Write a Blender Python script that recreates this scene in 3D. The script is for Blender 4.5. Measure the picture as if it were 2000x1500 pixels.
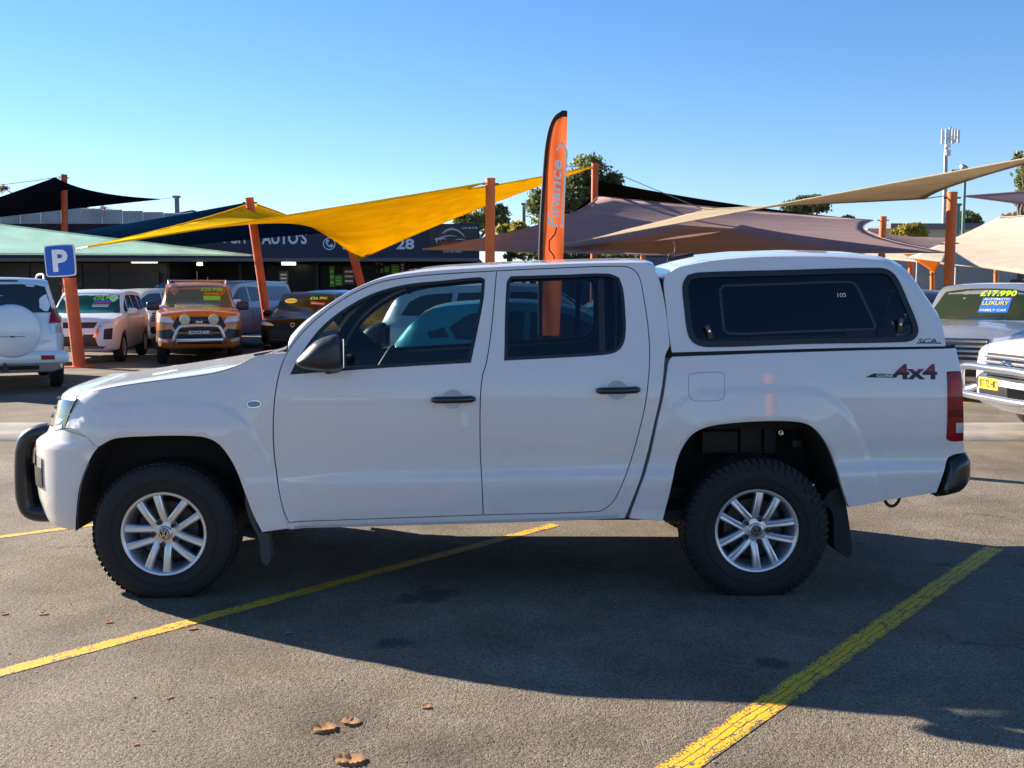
import bpy, bmesh, math, random
import numpy as np
from mathutils import Vector, Matrix
from mathutils.geometry import delaunay_2d_cdt
from mathutils.bvhtree import BVHTree
random.seed(7); np.random.seed(7)
R = math.radians
for o in list(bpy.data.objects): bpy.data.objects.remove(o)
scene = bpy.context.scene
COL = scene.collection

# ------------------------------------------------------------------ camera
F = 2050.0; CH = 1.59; PITCH = math.atan(179/F)
cam_d = bpy.data.cameras.new('camera'); cam = bpy.data.objects.new('camera', cam_d); COL.objects.link(cam)
cam_d.sensor_width = 36; cam_d.lens = F/2000*36; cam_d.clip_start = 0.05; cam_d.clip_end = 3000
cam.location = (0, 0, CH); cam.rotation_euler = (math.pi/2-PITCH, 0, 0)
scene.camera = cam
# ------------------------------------------------------------------ sky and sun
LIGHT = Vector((2.08, -1.24, -1.0)).normalized()          # direction the sunlight travels
ELEV = math.asin(-LIGHT.z); AZ = math.atan2(-LIGHT.x, -LIGHT.y)   # azimuth clockwise from +Y
world = bpy.data.worlds.new('World'); scene.world = world; world.use_nodes = True
wn = world.node_tree.nodes; wl = world.node_tree.links
sky = wn.new('ShaderNodeTexSky'); sky.sky_type = 'NISHITA'; sky.sun_disc = False
sky.sun_elevation = ELEV; sky.sun_rotation = AZ; sky.altitude = 0; sky.air_density = 1.0; sky.dust_density = 0.0; sky.ozone_density = 3.0
wn['Background'].inputs['Strength'].default_value = 0.060
hsv = wn.new('ShaderNodeHueSaturation'); hsv.inputs['Saturation'].default_value = 1.18; wl.new(sky.outputs[0], hsv.inputs['Color'])
tint = wn.new('ShaderNodeMix'); tint.data_type = 'RGBA'; tint.blend_type = 'MULTIPLY'; tint.inputs[0].default_value = 1; tint.inputs[7].default_value = (.90, .93, 1.08, 1)
wl.new(hsv.outputs[0], tint.inputs[6]); wl.new(tint.outputs[2], wn['Background'].inputs['Color'])
sd = bpy.data.lights.new('sun', 'SUN'); sd.energy = 5.0; sd.angle = R(0.5); sd.color = (1.0, 0.90, 0.77)
sun = bpy.data.objects.new('sun', sd); COL.objects.link(sun)
sun.rotation_euler = LIGHT.to_track_quat('-Z', 'Y').to_euler(); sun.location = (-30, 20, 25)
vs = scene.view_settings; vs.view_transform = 'Standard'; vs.look = 'None'; vs.exposure = 1.55; vs.gamma = 1; vs.use_curve_mapping = False

# ------------------------------------------------------------------ pixel helpers
CF = Vector((0, math.cos(PITCH), -math.sin(PITCH))); CU = Vector((0, math.sin(PITCH), math.cos(PITCH)))
def ray(px, py): return CF + Vector((1, 0, 0))*((px-1000)/F) + CU*((750-py)/F)
def at(px, py, Y):
    d = ray(px, py); t = Y/d.y; return Vector((0, 0, CH)) + d*t
def ground(px, py, z=0.0):
    d = ray(px, py); t = (z-CH)/d.z; return Vector((0, 0, CH)) + d*t
def project(p):
    q = Vector(p)-Vector((0, 0, CH)); dep = q.dot(CF)
    return 1000+F*q.x/dep, 750-F*q.dot(CU)/dep

# ------------------------------------------------------------------ materials
MATS = {}
def principled(name):
    m = bpy.data.materials.new(name); m.use_nodes = True
    return m, m.node_tree.nodes, m.node_tree.links, m.node_tree.nodes['Principled BSDF']
def mat(name, col=(.5, .5, .5), rough=.5, metal=0., coat=0., spec=.5, emit=None, noise=0., nscale=20., bump=0., bscale=200., sub=0.):
    if name in MATS: return MATS[name]
    m, n, l, p = principled(name)
    p.inputs['Base Color'].default_value = (*col, 1); p.inputs['Roughness'].default_value = rough
    p.inputs['Metallic'].default_value = metal; p.inputs['Coat Weight'].default_value = coat; p.inputs['Coat Roughness'].default_value = .03
    p.inputs['Specular IOR Level'].default_value = spec; p.inputs['Coat IOR'].default_value = 1.5
    if emit: p.inputs['Emission Color'].default_value = (*emit[0], 1); p.inputs['Emission Strength'].default_value = emit[1]
    if noise or bump:
        tc = n.new('ShaderNodeTexCoord')
    if noise:
        t = n.new('ShaderNodeTexNoise'); t.inputs['Scale'].default_value = nscale; t.inputs['Detail'].default_value = 5
        l.new(tc.outputs['Object'], t.inputs['Vector'])
        r = n.new('ShaderNodeMapRange'); r.inputs[1].default_value = .3; r.inputs[2].default_value = .7
        r.inputs[3].default_value = 1-noise; r.inputs[4].default_value = 1+noise*.6
        l.new(t.outputs[0], r.inputs[0])
        x = n.new('ShaderNodeMix'); x.data_type = 'RGBA'; x.blend_type = 'MULTIPLY'; x.inputs[0].default_value = 1
        x.inputs[6].default_value = (*col, 1); l.new(r.outputs[0], x.inputs[7]); l.new(x.outputs[2], p.inputs['Base Color'])
        r2 = n.new('ShaderNodeMapRange'); r2.inputs[3].default_value = max(0, rough-.08); r2.inputs[4].default_value = min(1, rough+.12)
        l.new(t.outputs[0], r2.inputs[0]); l.new(r2.outputs[0], p.inputs['Roughness'])
    if bump:
        t = n.new('ShaderNodeTexNoise'); t.inputs['Scale'].default_value = bscale; t.inputs['Detail'].default_value = 3
        l.new(tc.outputs['Object'], t.inputs['Vector'])
        b = n.new('ShaderNodeBump'); b.inputs['Strength'].default_value = bump; b.inputs['Distance'].default_value = .01
        l.new(t.outputs[0], b.inputs['Height']); l.new(b.outputs[0], p.inputs['Normal'])
    MATS[name] = m; return m
def glass(name, tint=(.5, .6, .6), rough=.0, refl=1.0):
    """thin window glass: tinted see-through plus a Fresnel mirror"""
    if name in MATS: return MATS[name]
    m = bpy.data.materials.new(name); m.use_nodes = True; n = m.node_tree.nodes; l = m.node_tree.links; n.clear()
    out = n.new('ShaderNodeOutputMaterial'); tr = n.new('ShaderNodeBsdfTransparent'); tr.inputs[0].default_value = (*tint, 1)
    g = n.new('ShaderNodeBsdfGlossy'); g.inputs['Roughness'].default_value = rough; g.inputs[0].default_value = (refl, refl, refl, 1)
    fr = n.new('ShaderNodeFresnel'); fr.inputs[0].default_value = 1.5; mx = n.new('ShaderNodeMixShader')
    l.new(fr.outputs[0], mx.inputs[0]); l.new(tr.outputs[0], mx.inputs[1]); l.new(g.outputs[0], mx.inputs[2]); l.new(mx.outputs[0], out.inputs[0])
    MATS[name] = m; return m
def fabric(name, col, trans=.35):
    if name in MATS: return MATS[name]
    m = bpy.data.materials.new(name); m.use_nodes = True; n = m.node_tree.nodes; l = m.node_tree.links; n.clear()
    out = n.new('ShaderNodeOutputMaterial'); d = n.new('ShaderNodeBsdfDiffuse'); t = n.new('ShaderNodeBsdfTranslucent'); mx = n.new('ShaderNodeMixShader')
    tc = n.new('ShaderNodeTexCoord'); w = n.new('ShaderNodeTexNoise'); w.inputs['Scale'].default_value = 1.3; w.inputs['Detail'].default_value = 6
    mp = n.new('ShaderNodeMapping'); mp.inputs['Scale'].default_value = (.35, 1.6, 5.0); l.new(tc.outputs['Object'], mp.inputs[0]); l.new(mp.outputs[0], w.inputs['Vector'])
    r = n.new('ShaderNodeMapRange'); r.inputs[1].default_value = .3; r.inputs[2].default_value = .7; r.inputs[3].default_value = .90; r.inputs[4].default_value = 1.06; l.new(w.outputs[0], r.inputs[0])
    x = n.new('ShaderNodeMix'); x.data_type = 'RGBA'; x.blend_type = 'MULTIPLY'; x.inputs[0].default_value = 1; x.inputs[6].default_value = (*col, 1); l.new(r.outputs[0], x.inputs[7])
    b = n.new('ShaderNodeBump'); b.inputs['Strength'].default_value = .35; b.inputs['Distance'].default_value = .05; l.new(w.outputs[0], b.inputs['Height'])
    l.new(x.outputs[2], d.inputs[0]); l.new(x.outputs[2], t.inputs[0]); l.new(b.outputs[0], d.inputs['Normal'])
    mx.inputs[0].default_value = trans; l.new(d.outputs[0], mx.inputs[1]); l.new(t.outputs[0], mx.inputs[2]); l.new(mx.outputs[0], out.inputs[0])
    MATS[name] = m; return m

# ------------------------------------------------------------------ object helpers
def empty(name, loc=(0, 0, 0), rz=0., label=None, cat=None, group=None):
    o = bpy.data.objects.new(name, None); COL.objects.link(o); o.location = loc; o.rotation_euler = (0, 0, rz); o.empty_display_size = .2
    tag(o, label, cat, group); return o
def tag(o, label=None, cat=None, group=None, kind=None):
    if label: o['label'] = label
    if cat: o['category'] = cat
    if group: o['group'] = group
    if kind: o['kind'] = kind
    return o
def mesh_obj(name, V, Fc, m, parent=None, smooth=None, normals=None):
    me = bpy.data.meshes.new(name); me.from_pydata([tuple(v) for v in V], [], [tuple(f) for f in Fc]); me.update()
    if m: me.materials.append(m)
    if smooth is not None:
        me.shade_smooth()
        if smooth < 180: me.set_sharp_from_angle(angle=R(smooth))
    if normals is not None:
        me.shade_smooth(); me.normals_split_custom_set_from_vertices([tuple(n) for n in normals])
    o = bpy.data.objects.new(name, me); COL.objects.link(o); o.parent = parent
    return o
class MB:
    """collects shapes for one mesh"""
    def __init__(s): s.V = []; s.F = []
    def add(s, V, Fc):
        b = len(s.V); s.V += [tuple(v) for v in V]; s.F += [tuple(i+b for i in f) for f in Fc]; return s
    def box(s, x0, x1, y0, y1, z0, z1, M=None, bev=0.):
        bm = bmesh.new(); bmesh.ops.create_cube(bm, size=1)
        for v in bm.verts: v.co = ((x0+x1)/2+v.co.x*(x1-x0), (y0+y1)/2+v.co.y*(y1-y0), (z0+z1)/2+v.co.z*(z1-z0))
        if bev: bmesh.ops.bevel(bm, geom=bm.edges[:], offset=bev, segments=2, affect='EDGES', profile=.5)
        return s._bm(bm, M)
    def _bm(s, bm, M=None):
        bm.verts.index_update(); V = [(M @ v.co if M else v.co.copy()) for v in bm.verts]; Fc = [[v.index for v in f.verts] for f in bm.faces]
        bm.free(); return s.add(V, Fc)
    def tube(s, pts, r, n=10, cap=True, closed=False):
        pts = [Vector(p) for p in pts]; V = []; Fc = []; up = None; N = len(pts)
        for i, p in enumerate(pts):
            a = pts[(i-1) % N] if (closed or i > 0) else p; b = pts[(i+1) % N] if (closed or i < N-1) else p
            t = (b-a).normalized()
            if up is None: up = Vector((0, 0, 1)) if abs(t.z) < .9 else Vector((1, 0, 0))
            x = t.cross(up).normalized(); up = x.cross(t).normalized()
            rr = r[i] if isinstance(r, (list, tuple)) else r
            V += [p + (x*math.cos(k*2*math.pi/n)+up*math.sin(k*2*math.pi/n))*rr for k in range(n)]
        for i in range(N if closed else N-1):
            j = (i+1) % N
            Fc += [(i*n+k, i*n+(k+1) % n, j*n+(k+1) % n, j*n+k) for k in range(n)]
        if cap and not closed: Fc += [tuple(range(n))[::-1], tuple(range((N-1)*n, N*n))]
        return s.add(V, Fc)
    def lathe(s, prof, n=48, M=None, closed=False):
        """profile (radius, axial) turned about the local Y axis"""
        V = []; Fc = []; k = len(prof)
        for i in range(n):
            a = 2*math.pi*i/n
            for r, y in prof: V.append(Vector((r*math.cos(a), y, r*math.sin(a))))
        for i in range(n):
            j = (i+1) % n
            for q in range(k if closed else k-1):
                q2 = (q+1) % k; Fc.append((i*k+q, i*k+q2, j*k+q2, j*k+q))
        if M: V = [M @ v for v in V]
        return s.add(V, Fc)
    def prism(s, poly, y0, y1, M=None):
        """polygon (x,z) extruded from y0 to y1"""
        n = len(poly); V = [Vector((p[0], y0, p[1])) for p in poly]+[Vector((p[0], y1, p[1])) for p in poly]
        Fc = [tuple(range(n)), tuple(range(2*n-1, n-1, -1))]+[(i, i+n, (i+1) % n+n, (i+1) % n) for i in range(n)]
        if M: V = [M @ v for v in V]
        return s.add(V, Fc)
    def build(s, name, m, parent=None, smooth=None): return mesh_obj(name, s.V, s.F, m, parent, smooth)
def interp(x, tab): return float(np.interp(x, [t[0] for t in tab], [t[1] for t in tab]))
def pchip(tab):
    X = np.array([t[0] for t in tab], float); Y = np.array([t[1] for t in tab], float)
    h = np.diff(X); d = np.diff(Y)/h; m = np.zeros(len(X)); m[0] = d[0]; m[-1] = d[-1]
    for i in range(1, len(X)-1): m[i] = 0 if d[i-1]*d[i] <= 0 else 2*d[i-1]*d[i]/(d[i-1]+d[i])
    def f(x):
        x = np.clip(np.asarray(x, float), X[0], X[-1]); i = np.clip(np.searchsorted(X, x)-1, 0, len(X)-2)
        t = (x-X[i])/h[i]; t2 = t*t; t3 = t2*t
        return (2*t3-3*t2+1)*Y[i]+(t3-2*t2+t)*h[i]*m[i]+(-2*t3+3*t2)*Y[i+1]+(t3-t2)*h[i]*m[i+1]
    return f
def smooth_poly(P, closed=True, step=.02, corner=42):
    """Catmull-Rom through the points, keeping sharp corners"""
    P = [np.array(p, float) for p in P]; n = len(P); out = []
    def is_c(i):
        if not closed and i in (0, n-1): return True
        a = P[i]-P[i-1]; b = P[(i+1) % n]-P[i]
        return math.degrees(math.acos(np.clip(a@b/(np.linalg.norm(a)*np.linalg.norm(b)+1e-12), -1, 1))) > corner
    for i in range(n if closed else n-1):
        p1 = P[i]; p2 = P[(i+1) % n]
        L = np.linalg.norm(p2-p1); k = max(1, int(math.ceil(L/step)))
        c1 = is_c(i); c2 = is_c((i+1) % n)
        p0 = P[i-1]; p3 = P[(i+2) % n]
        m1 = (p2-p1) if c1 else (p2-p0)/max(np.linalg.norm(p2-p0), 1e-9)*L
        m2 = (p2-p1) if c2 else (p3-p1)/max(np.linalg.norm(p3-p1), 1e-9)*L
        for q in range(k):
            t = q/k; t2 = t*t; t3 = t2*t
            out.append((2*t3-3*t2+1)*p1+(t3-2*t2+t)*m1+(-2*t3+3*t2)*p2+(t3-t2)*m2)
    if not closed: out.append(P[-1])
    return np.array(out)
def inside(pts, poly):
    pts = np.asarray(pts); poly = np.asarray(poly); x, y = pts[:, 0], pts[:, 1]; r = np.zeros(len(pts), bool); j = len(poly)-1
    for i in range(len(poly)):
        xi, yi = poly[i]; xj, yj = poly[j]
        c = ((yi > y) != (yj > y)) & (x < (xj-xi)*(y-yi)/((yj-yi) if yj != yi else 1e-12)+xi); r ^= c; j = i
    return r
def dist_poly(pts, line, closed=False):
    pts = np.asarray(pts, float); line = np.asarray(line, float); A = line if closed else line[:-1]; B = np.roll(line, -1, 0) if closed else line[1:]
    best = np.full(len(pts), 1e9)
    for a, b in zip(A, B):
        ab = b-a; t = np.clip(((pts-a)@ab)/(ab@ab+1e-12), 0, 1); d = np.linalg.norm(pts-(a+t[:, None]*ab), axis=1); best = np.minimum(best, d)
    return best
def offset_poly(poly, d):
    """closed polygon moved inwards by d (counter-clockwise or not)"""
    P = np.asarray(poly, float); ar = np.sum(P[:, 0]*np.roll(P[:, 1], -1)-np.roll(P[:, 0], -1)*P[:, 1]); s = 1 if ar > 0 else -1
    T = np.roll(P, -1, 0)-np.roll(P, 1, 0); T /= np.linalg.norm(T, axis=1)[:, None]+1e-12
    return P+np.stack([-T[:, 1], T[:, 0]], 1)*d*s
def fill2d(outline, holes=(), grid=.025):
    """triangulated polygon with holes and an inner grid: verts, tris, boundary loops"""
    loops = [np.asarray(outline)]+[np.asarray(h) for h in holes]
    V = []; E = []; idx = []
    for lp in loops:
        b = len(V); n = len(lp); V += [Vector((float(p[0]), float(p[1]))) for p in lp]; E += [(b+i, b+(i+1) % n) for i in range(n)]; idx.append(list(range(b, b+n)))
    lo = loops[0].min(0); hi = loops[0].max(0)
    gx, gy = np.meshgrid(np.arange(lo[0]+grid*.5, hi[0], grid), np.arange(lo[1]+grid*.5, hi[1], grid)); G = np.stack([gx.ravel(), gy.ravel()], 1)
    if len(G):
        k = inside(G, loops[0])
        for h in loops[1:]: k &= ~inside(G, h)
        G = G[k]
        for lp in loops:
            if len(G): G = G[dist_poly(G, lp, True) > grid*.45]
        V += [Vector((float(p[0]), float(p[1]))) for p in G]
    ov, oe, of, a, b_, c = delaunay_2d_cdt(V, E, [], 0, 1e-6)
    P = np.array([(v.x, v.y) for v in ov]); T = np.array([f for f in of if len(f) == 3])
    cen = P[T].mean(1); k = inside(cen, loops[0])
    for h in loops[1:]: k &= ~inside(cen, h)
    T = T[k]; ar = (P[T[:, 1], 0]-P[T[:, 0], 0])*(P[T[:, 2], 1]-P[T[:, 0], 1])-(P[T[:, 2], 0]-P[T[:, 0], 0])*(P[T[:, 1], 1]-P[T[:, 0], 1])
    T = T[np.abs(ar) > 1e-10]
    return P, T, loops
_tc = {}
def text2d(s, bold=.0, shear=0., spacing=1.):
    """lettering as flat triangles, normalised to height 1, left bottom at the origin"""
    k = (s, bold, shear, spacing)
    if k in _tc: return _tc[k]
    c = bpy.data.curves.new('lettering', 'FONT'); c.body = s; c.size = 1; c.offset = bold; c.shear = shear; c.space_character = spacing; c.resolution_u = 3
    o = bpy.data.objects.new('lettering', c); COL.objects.link(o); dg = bpy.context.evaluated_depsgraph_get(); me = bpy.data.meshes.new_from_object(o.evaluated_get(dg))
    V = np.array([(v.co.x, v.co.y) for v in me.vertices]); Fc = [tuple(p.vertices) for p in me.polygons]
    bpy.data.objects.remove(o); bpy.data.curves.remove(c); bpy.data.meshes.remove(me)
    lo = V.min(0); hi = V.max(0); V = (V-lo)/(hi[1]-lo[1]); _tc[k] = (V, Fc); return _tc[k]
def lettering(name, s, fn, m, parent, h=None, w=None, bold=.0, shear=0., x0=0., z0=0., spacing=1.):
    """text mapped through fn(u, v) -> 3-D; (x0,z0) bottom left, h tall, w wide"""
    V, Fc = text2d(s, bold, shear, spacing); W = V[:, 0].max(); sx = (w/W) if w else h; sz = h if h else w/W
    return mesh_obj(name, [fn(x0+v[0]*sx, z0+v[1]*sz) for v in V], Fc, m, parent)
# ------------------------------------------------------------------ common materials
white = mat('white_paint', (.80, .758, .708), .26, coat=.85, spec=.4, noise=.03, nscale=1.5)
blackp = mat('black_plastic', (.018, .018, .02), .45, bump=.15, bscale=900)
gapm = mat('dark_gap', (.008, .008, .009), .8)
rubber = mat('rubber', (.012, .012, .013), .72, noise=.25, nscale=14, bump=.1, bscale=300)
liner = mat('arch_liner', (.02, .02, .021), .8, noise=.2)
alloy = mat('alloy', (.72, .73, .75), .30, metal=.7, noise=.06, nscale=6)
dkmetal = mat('dark_metal', (.05, .05, .055), .5, metal=.6)
chrome = mat('chrome', (.75, .76, .78), .12, metal=1.)
redlens = mat('red_lens', (.30, .004, .007), .18, coat=.25, spec=.3)
clearlens = mat('clear_lens', (.55, .57, .6), .12, metal=.3, coat=1.)
seatm = mat('seat_fabric', (.022, .024, .03), .85, noise=.15, nscale=60)
trim = mat('trim_plastic', (.03, .032, .038), .6)
headliner = mat('headliner', (.30, .30, .29), .9)

# ------------------------------------------------------------------ the pickup: frame and side surface
YAW = R(0.8); D0 = 5.365; YC = 0.955       # near side plane in truck space is y = 0, centre line y = YC
TRUCK = empty('pickup_truck', (0, D0, 0), YAW, 'white dual-cab pickup truck with canopy parked across the yellow bay lines', 'pickup truck')
TM = Matrix.Translation((0, D0, 0)) @ Matrix.Rotation(YAW, 4, 'Z'); TI = TM.inverted(); CAMT = TI @ Vector((0, 0, CH)); TR = TI.to_3x3()
def onplane(px, py, y):
    d = TR @ ray(px, py); t = (y-CAMT.y)/d.y; p = CAMT+d*t; return p.x, p.z
S0 = pchip([(.25, .085), (.33, .062), (.38, .042), (.48, .027), (.60, .021), (.75, .019), (.88, .012), (.98, .009), (1.05, .010), (1.10, .015), (1.15, .023), (1.20, .034), (1.26, .050), (1.32, .068), (1.80, .235), (2.0, .32)])
CREASE = pchip([(.45, 0), (.52, -.004), (.60, -.010), (.620, -.008), (.668, .009), (.70, .011), (.80, .004), (.92, 0), (1.0, 0)])
ARF_px = [(147, 1041), (148, 1004), (155, 950), (169, 910), (191, 874), (223, 858), (288, 853), (360, 852), (399, 855), (424, 866), (442, 886), (460, 917), (478, 964), (493, 1004), (511, 1040)]
ARR_px = [(1294, 1018), (1306, 971), (1317, 921), (1332, 876), (1353, 848), (1382, 834), (1426, 827), (1485, 823), (1543, 823), (1575, 828), (1596, 842), (1614, 866), (1628, 897), (1643, 944), (1658, 991)]
ARF = smooth_poly([onplane(*p, .0) for p in ARF_px], False, .03, 60); ARR = smooth_poly([onplane(*p, .0) for p in ARR_px], False, .03, 60)
XN = -1.93                               # where the nose starts to round
NOSE = pchip([(.2, .56), (.33, .60), (.42, .645), (.55, .665), (.70, .665), (.80, .655), (.84, .63), (.90, .56), (1.0, .50), (1.1, .44), (1.2, .38)])
_sil = [(119, 1034), (96, 1022), (84, 997), (75, 968), (71, 930), (70, 867), (78, 858), (90, 850), (97, 835), (106, 808), (115, 784), (124, 772), (150, 754)]
_zt = [(onplane(a, b_, .30)[1], a) for a, b_ in _sil]
def _fit(z, target):
    B = YC-float(S0(z)); lo, hi = .2, 1.2
    for _ in range(30):
        A = (lo+hi)/2; m = 1e9
        for th in np.linspace(.1, math.pi/2, 40):
            X = A*math.sin(th)**(2/2.7); Y = B*math.cos(th)**(2/2.7); m = min(m, project(TM @ Vector((XN-X, YC-Y, z)))[0])
        if m > target: lo = A
        else: hi = A
    return A
NOSE = pchip(sorted([(z, _fit(z, a)) for z, a in _zt]))
XT = 2.16
TAIL = pchip([(.3, .15), (.45, .22), (.6, .26), (.75, .262), (.9, .258), (1.0, .252), (1.1, .245), (1.2, .235), (1.3, .20), (1.4, .2)])
def S(x, z):
    x = np.atleast_1d(np.asarray(x, float)); z = np.atleast_1d(np.asarray(z, float)); P = np.stack([x, z], 1)
    s = S0(z).copy()
    s += CREASE(z-.020*(x+.3))*np.clip(.25+.55*(x+1.2), .22, 1.)
    up = np.clip((-1.12-x)/.35, 0, 1); s += .15*np.clip(z-.90, 0, .25)*up*up*(3-2*up)      # wing shoulders roll over earlier
    for ar, w in ((ARF, 1.), (ARR, 1.)):
        k = (np.abs(x-ar[:, 0].mean()) < .95) & (z < 1.12)
        if k.any():
            d = dist_poly(P[k], ar); t = np.clip((d-.158)/(.192-.158), 0, 1); t = 1-t*t*(3-2*t)
            amt = .010+.020*np.clip(1-d/.17, 0, 1)**1.3
            lo_ = np.clip((s[k]-.03)*.9, 0, .06)          # the flare stands out over the tucked-in sill
            s[k] = s[k]-(amt+lo_)*t+np.clip(1-d/.022, 0, 1)**2*.007
    B = YC-s
    n = 2.7
    k = x < XN
    if k.any():
        X = np.clip((XN-x[k])/NOSE(z[k]), 0, .9995); s[k] = YC-B[k]*(1-X**n)**(1/n)
    k = x > XT
    if k.any():
        n2 = 3.4; X = np.clip((x[k]-XT)/TAIL(z[k]), 0, .9995); s[k] = s[k]+.16*(1-(1-X**n2)**(1/n2))
    return s
def side(px, py):
    y = 0.02
    for _ in range(7):
        x, z = onplane(px, py, y); y = float(S(x, z)[0])*.8+y*.2
    return x, z
def sn(P):
    e = .004; x, z = P[:, 0], P[:, 1]; dx = (S(x+e, z)-S(x-e, z))/(2*e); dz = (S(x, z+e)-S(x, z-e))/(2*e)
    N = np.stack([dx, -np.ones(len(x)), dz], 1); return N/np.linalg.norm(N, axis=1)[:, None]
def pxl(pts, **k): return smooth_poly([side(*p) for p in pts], **k)
def mirror(o, parent=TRUCK):
    c = o.copy(); COL.objects.link(c); c.parent = parent; c.scale = (1, -1, 1); c.location = (0, 2*YC, 0)
    for ch in [k for k in bpy.data.objects if k.parent == o]:
        d = ch.copy(); COL.objects.link(d); d.parent = c
        for g in [k for k in bpy.data.objects if k.parent == ch]:
            e = g.copy(); COL.objects.link(e); e.parent = d
    return c
def panel(name, outline, holes, m, parent=TRUCK, off=0., hem=.022, grid=.026):
    """sheet-metal panel: side-view outline laid on the side surface, edges turned in"""
    P, T, loops = fill2d(outline, holes, grid); y = S(P[:, 0], P[:, 1])-off; N = sn(P)
    V = [(p[0], yy, p[1]) for p, yy in zip(P, y)]; Fc = [tuple(t) for t in T]; NN = [tuple(n) for n in N]
    if hem:
        for lp, sg in zip(loops, [1]+[-1]*len(holes)):
            n = len(lp); q = offset_poly(lp, -1.)-lp if sg > 0 else lp-offset_poly(lp, -1.); b = len(V)
            ys = S(lp[:, 0], lp[:, 1])-off; ns = sn(lp)
            for depth, mixn in ((0, .45), (hem*.18, 1.), (hem, 1.)):
                for i in range(n):
                    o2 = q[i]/(np.linalg.norm(q[i])+1e-9)*(.0018 if depth else 0)
                    V.append((lp[i, 0]+o2[0], ys[i]+depth+(.0 if depth else .0), lp[i, 1]+o2[1]))
                    nn = np.array([q[i, 0], 0, q[i, 1]]); nn /= np.linalg.norm(nn)+1e-9; nn = nn*mixn+ns[i]*(1-mixn); NN.append(tuple(nn/np.linalg.norm(nn)))
            ar = np.sum(lp[:, 0]*np.roll(lp[:, 1], -1)-np.roll(lp[:, 0], -1)*lp[:, 1]); ccw = (ar > 0) == (sg > 0)
            for r in range(2):
                for i in range(n):
                    j = (i+1) % n; a, b2, c, d = b+r*n+i, b+r*n+j, b+(r+1)*n+j, b+(r+1)*n+i
                    Fc.append((a, d, c, b2) if ccw else (a, b2, c, d))
    return mesh_obj(name, V, Fc, m, parent, normals=NN)
def sheet(name, outline, m, parent, off, grid=.05, holes=(), yflat=None):
    P, T, loops = fill2d(outline, holes, grid)
    y = S(P[:, 0], P[:, 1])-off if yflat is None else np.full(len(P), yflat)
    return mesh_obj(name, [(p[0], yy, p[1]) for p, yy in zip(P, y)], [tuple(t) for t in T], m, parent, normals=sn(P) if yflat is None else None)

# --- outlines read from the photograph (pixels) ---
DF_front = [(562, 687), (549, 716), (539, 760), (534, 812), (535, 880), (542, 940), (552, 992), (564, 1021)]
DF_top = [(584, 657), (620, 621), (672, 583), (720, 559), (760, 547), (840, 537), (970, 529)]
D_mid = [(960, 640), (950, 708), (942, 736), (938, 784), (938, 880), (941, 940), (944, 1006)]
DR_top = [(1080, 524), (1216, 520), (1238, 527), (1249, 542)]
DR_rear = [(1258, 584), (1266, 640), (1269, 688), (1267, 736), (1260, 792), (1248, 844), (1232, 900), (1216, 944), (1201, 975), (1186, 991), (1168, 999)]
front_door_px = DF_front[::-1]+DF_top+D_mid
rear_door_px = [(970, 529)]+DR_top+DR_rear+D_mid[::-1]
WF = [(566, 732), (580, 704), (616, 651), (652, 617), (700, 586), (744, 567), (800, 554), (860, 548), (938, 541), (948, 546), (945, 584), (932, 652), (920, 709), (800, 716), (680, 724)]
WR = [(989, 552), (997, 539), (1100, 536), (1190, 534), (1210, 542), (1218, 566), (1222, 610), (1223, 645), (1219, 670), (1207, 686), (1186, 693), (1080, 700), (984, 705)]
doorF = pxl(front_door_px, step=.02); doorR = pxl(rear_door_px, step=.02)
winF = pxl(WF, step=.02); winR = pxl(WR, step=.02)
CAB_px = [(564, 1033), (552, 992), (542, 940), (535, 880), (534, 812), (539, 760), (549, 716), (562, 687), (582, 653), (617, 616), (669, 577), (718, 553), (760, 541), (840, 531), (970, 523), (1080, 518), (1200, 515), (1264, 517), (1280, 529), (1291, 560), (1300, 606), (1306, 656), (1307, 676), (1299, 694), (1295, 736), (1288, 780), (1276, 832), (1260, 900), (1244, 952), (1220, 1012), (944, 1022)]
cab_out = pxl(CAB_px, step=.02)
GAP = .0036
def cup_hole(px, py, r=.054): c = side(px, py); return np.array([(c[0]+r*math.cos(a), c[1]+r*.92*math.sin(a)) for a in np.linspace(0, 2*math.pi, 29)[:-1]])
front_door = panel('front_door', offset_poly(doorF, GAP), [winF, cup_hole(884, 780)], white, hem=.026)
rear_door = panel('rear_door', offset_poly(doorR, GAP), [winR, cup_hole(1205, 762)], white, hem=.026)
both = pxl(DF_front[::-1]+DF_top+DR_top+DR_rear+[(944, 1006)], step=.02)
cab_side = panel('cab_side', cab_out, [offset_poly(both, -GAP)], white, hem=.03)
# dark sheet added behind the shut lines to stop light leaking through
shut_backing = sheet('shut_line_backing', offset_poly(both, -.02), gapm, cab_side, -.024, .08, [offset_poly(winF, -.02), offset_poly(winR, -.02)])

def window(door, out, tint, name='window'):
    """rubber frame ring and the pane set into it"""
    fr = panel('window_frame', offset_poly(out, -.001), [offset_poly(out, .017)], blackp, door, off=-.004, hem=.02, grid=.05)
    sheet('window_pane', offset_poly(out, .010), tint, door, -.016, .06)
g_front = glass('glass_front', (.52, .64, .64)); g_rear = glass('glass_rear', (.30, .38, .42)); g_dark = glass('glass_canopy', (.012, .014, .02)); g_screen = glass('glass_screen', (.62, .74, .70))
window(front_door, winF, g_front); window(rear_door, winR, g_rear)
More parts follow.
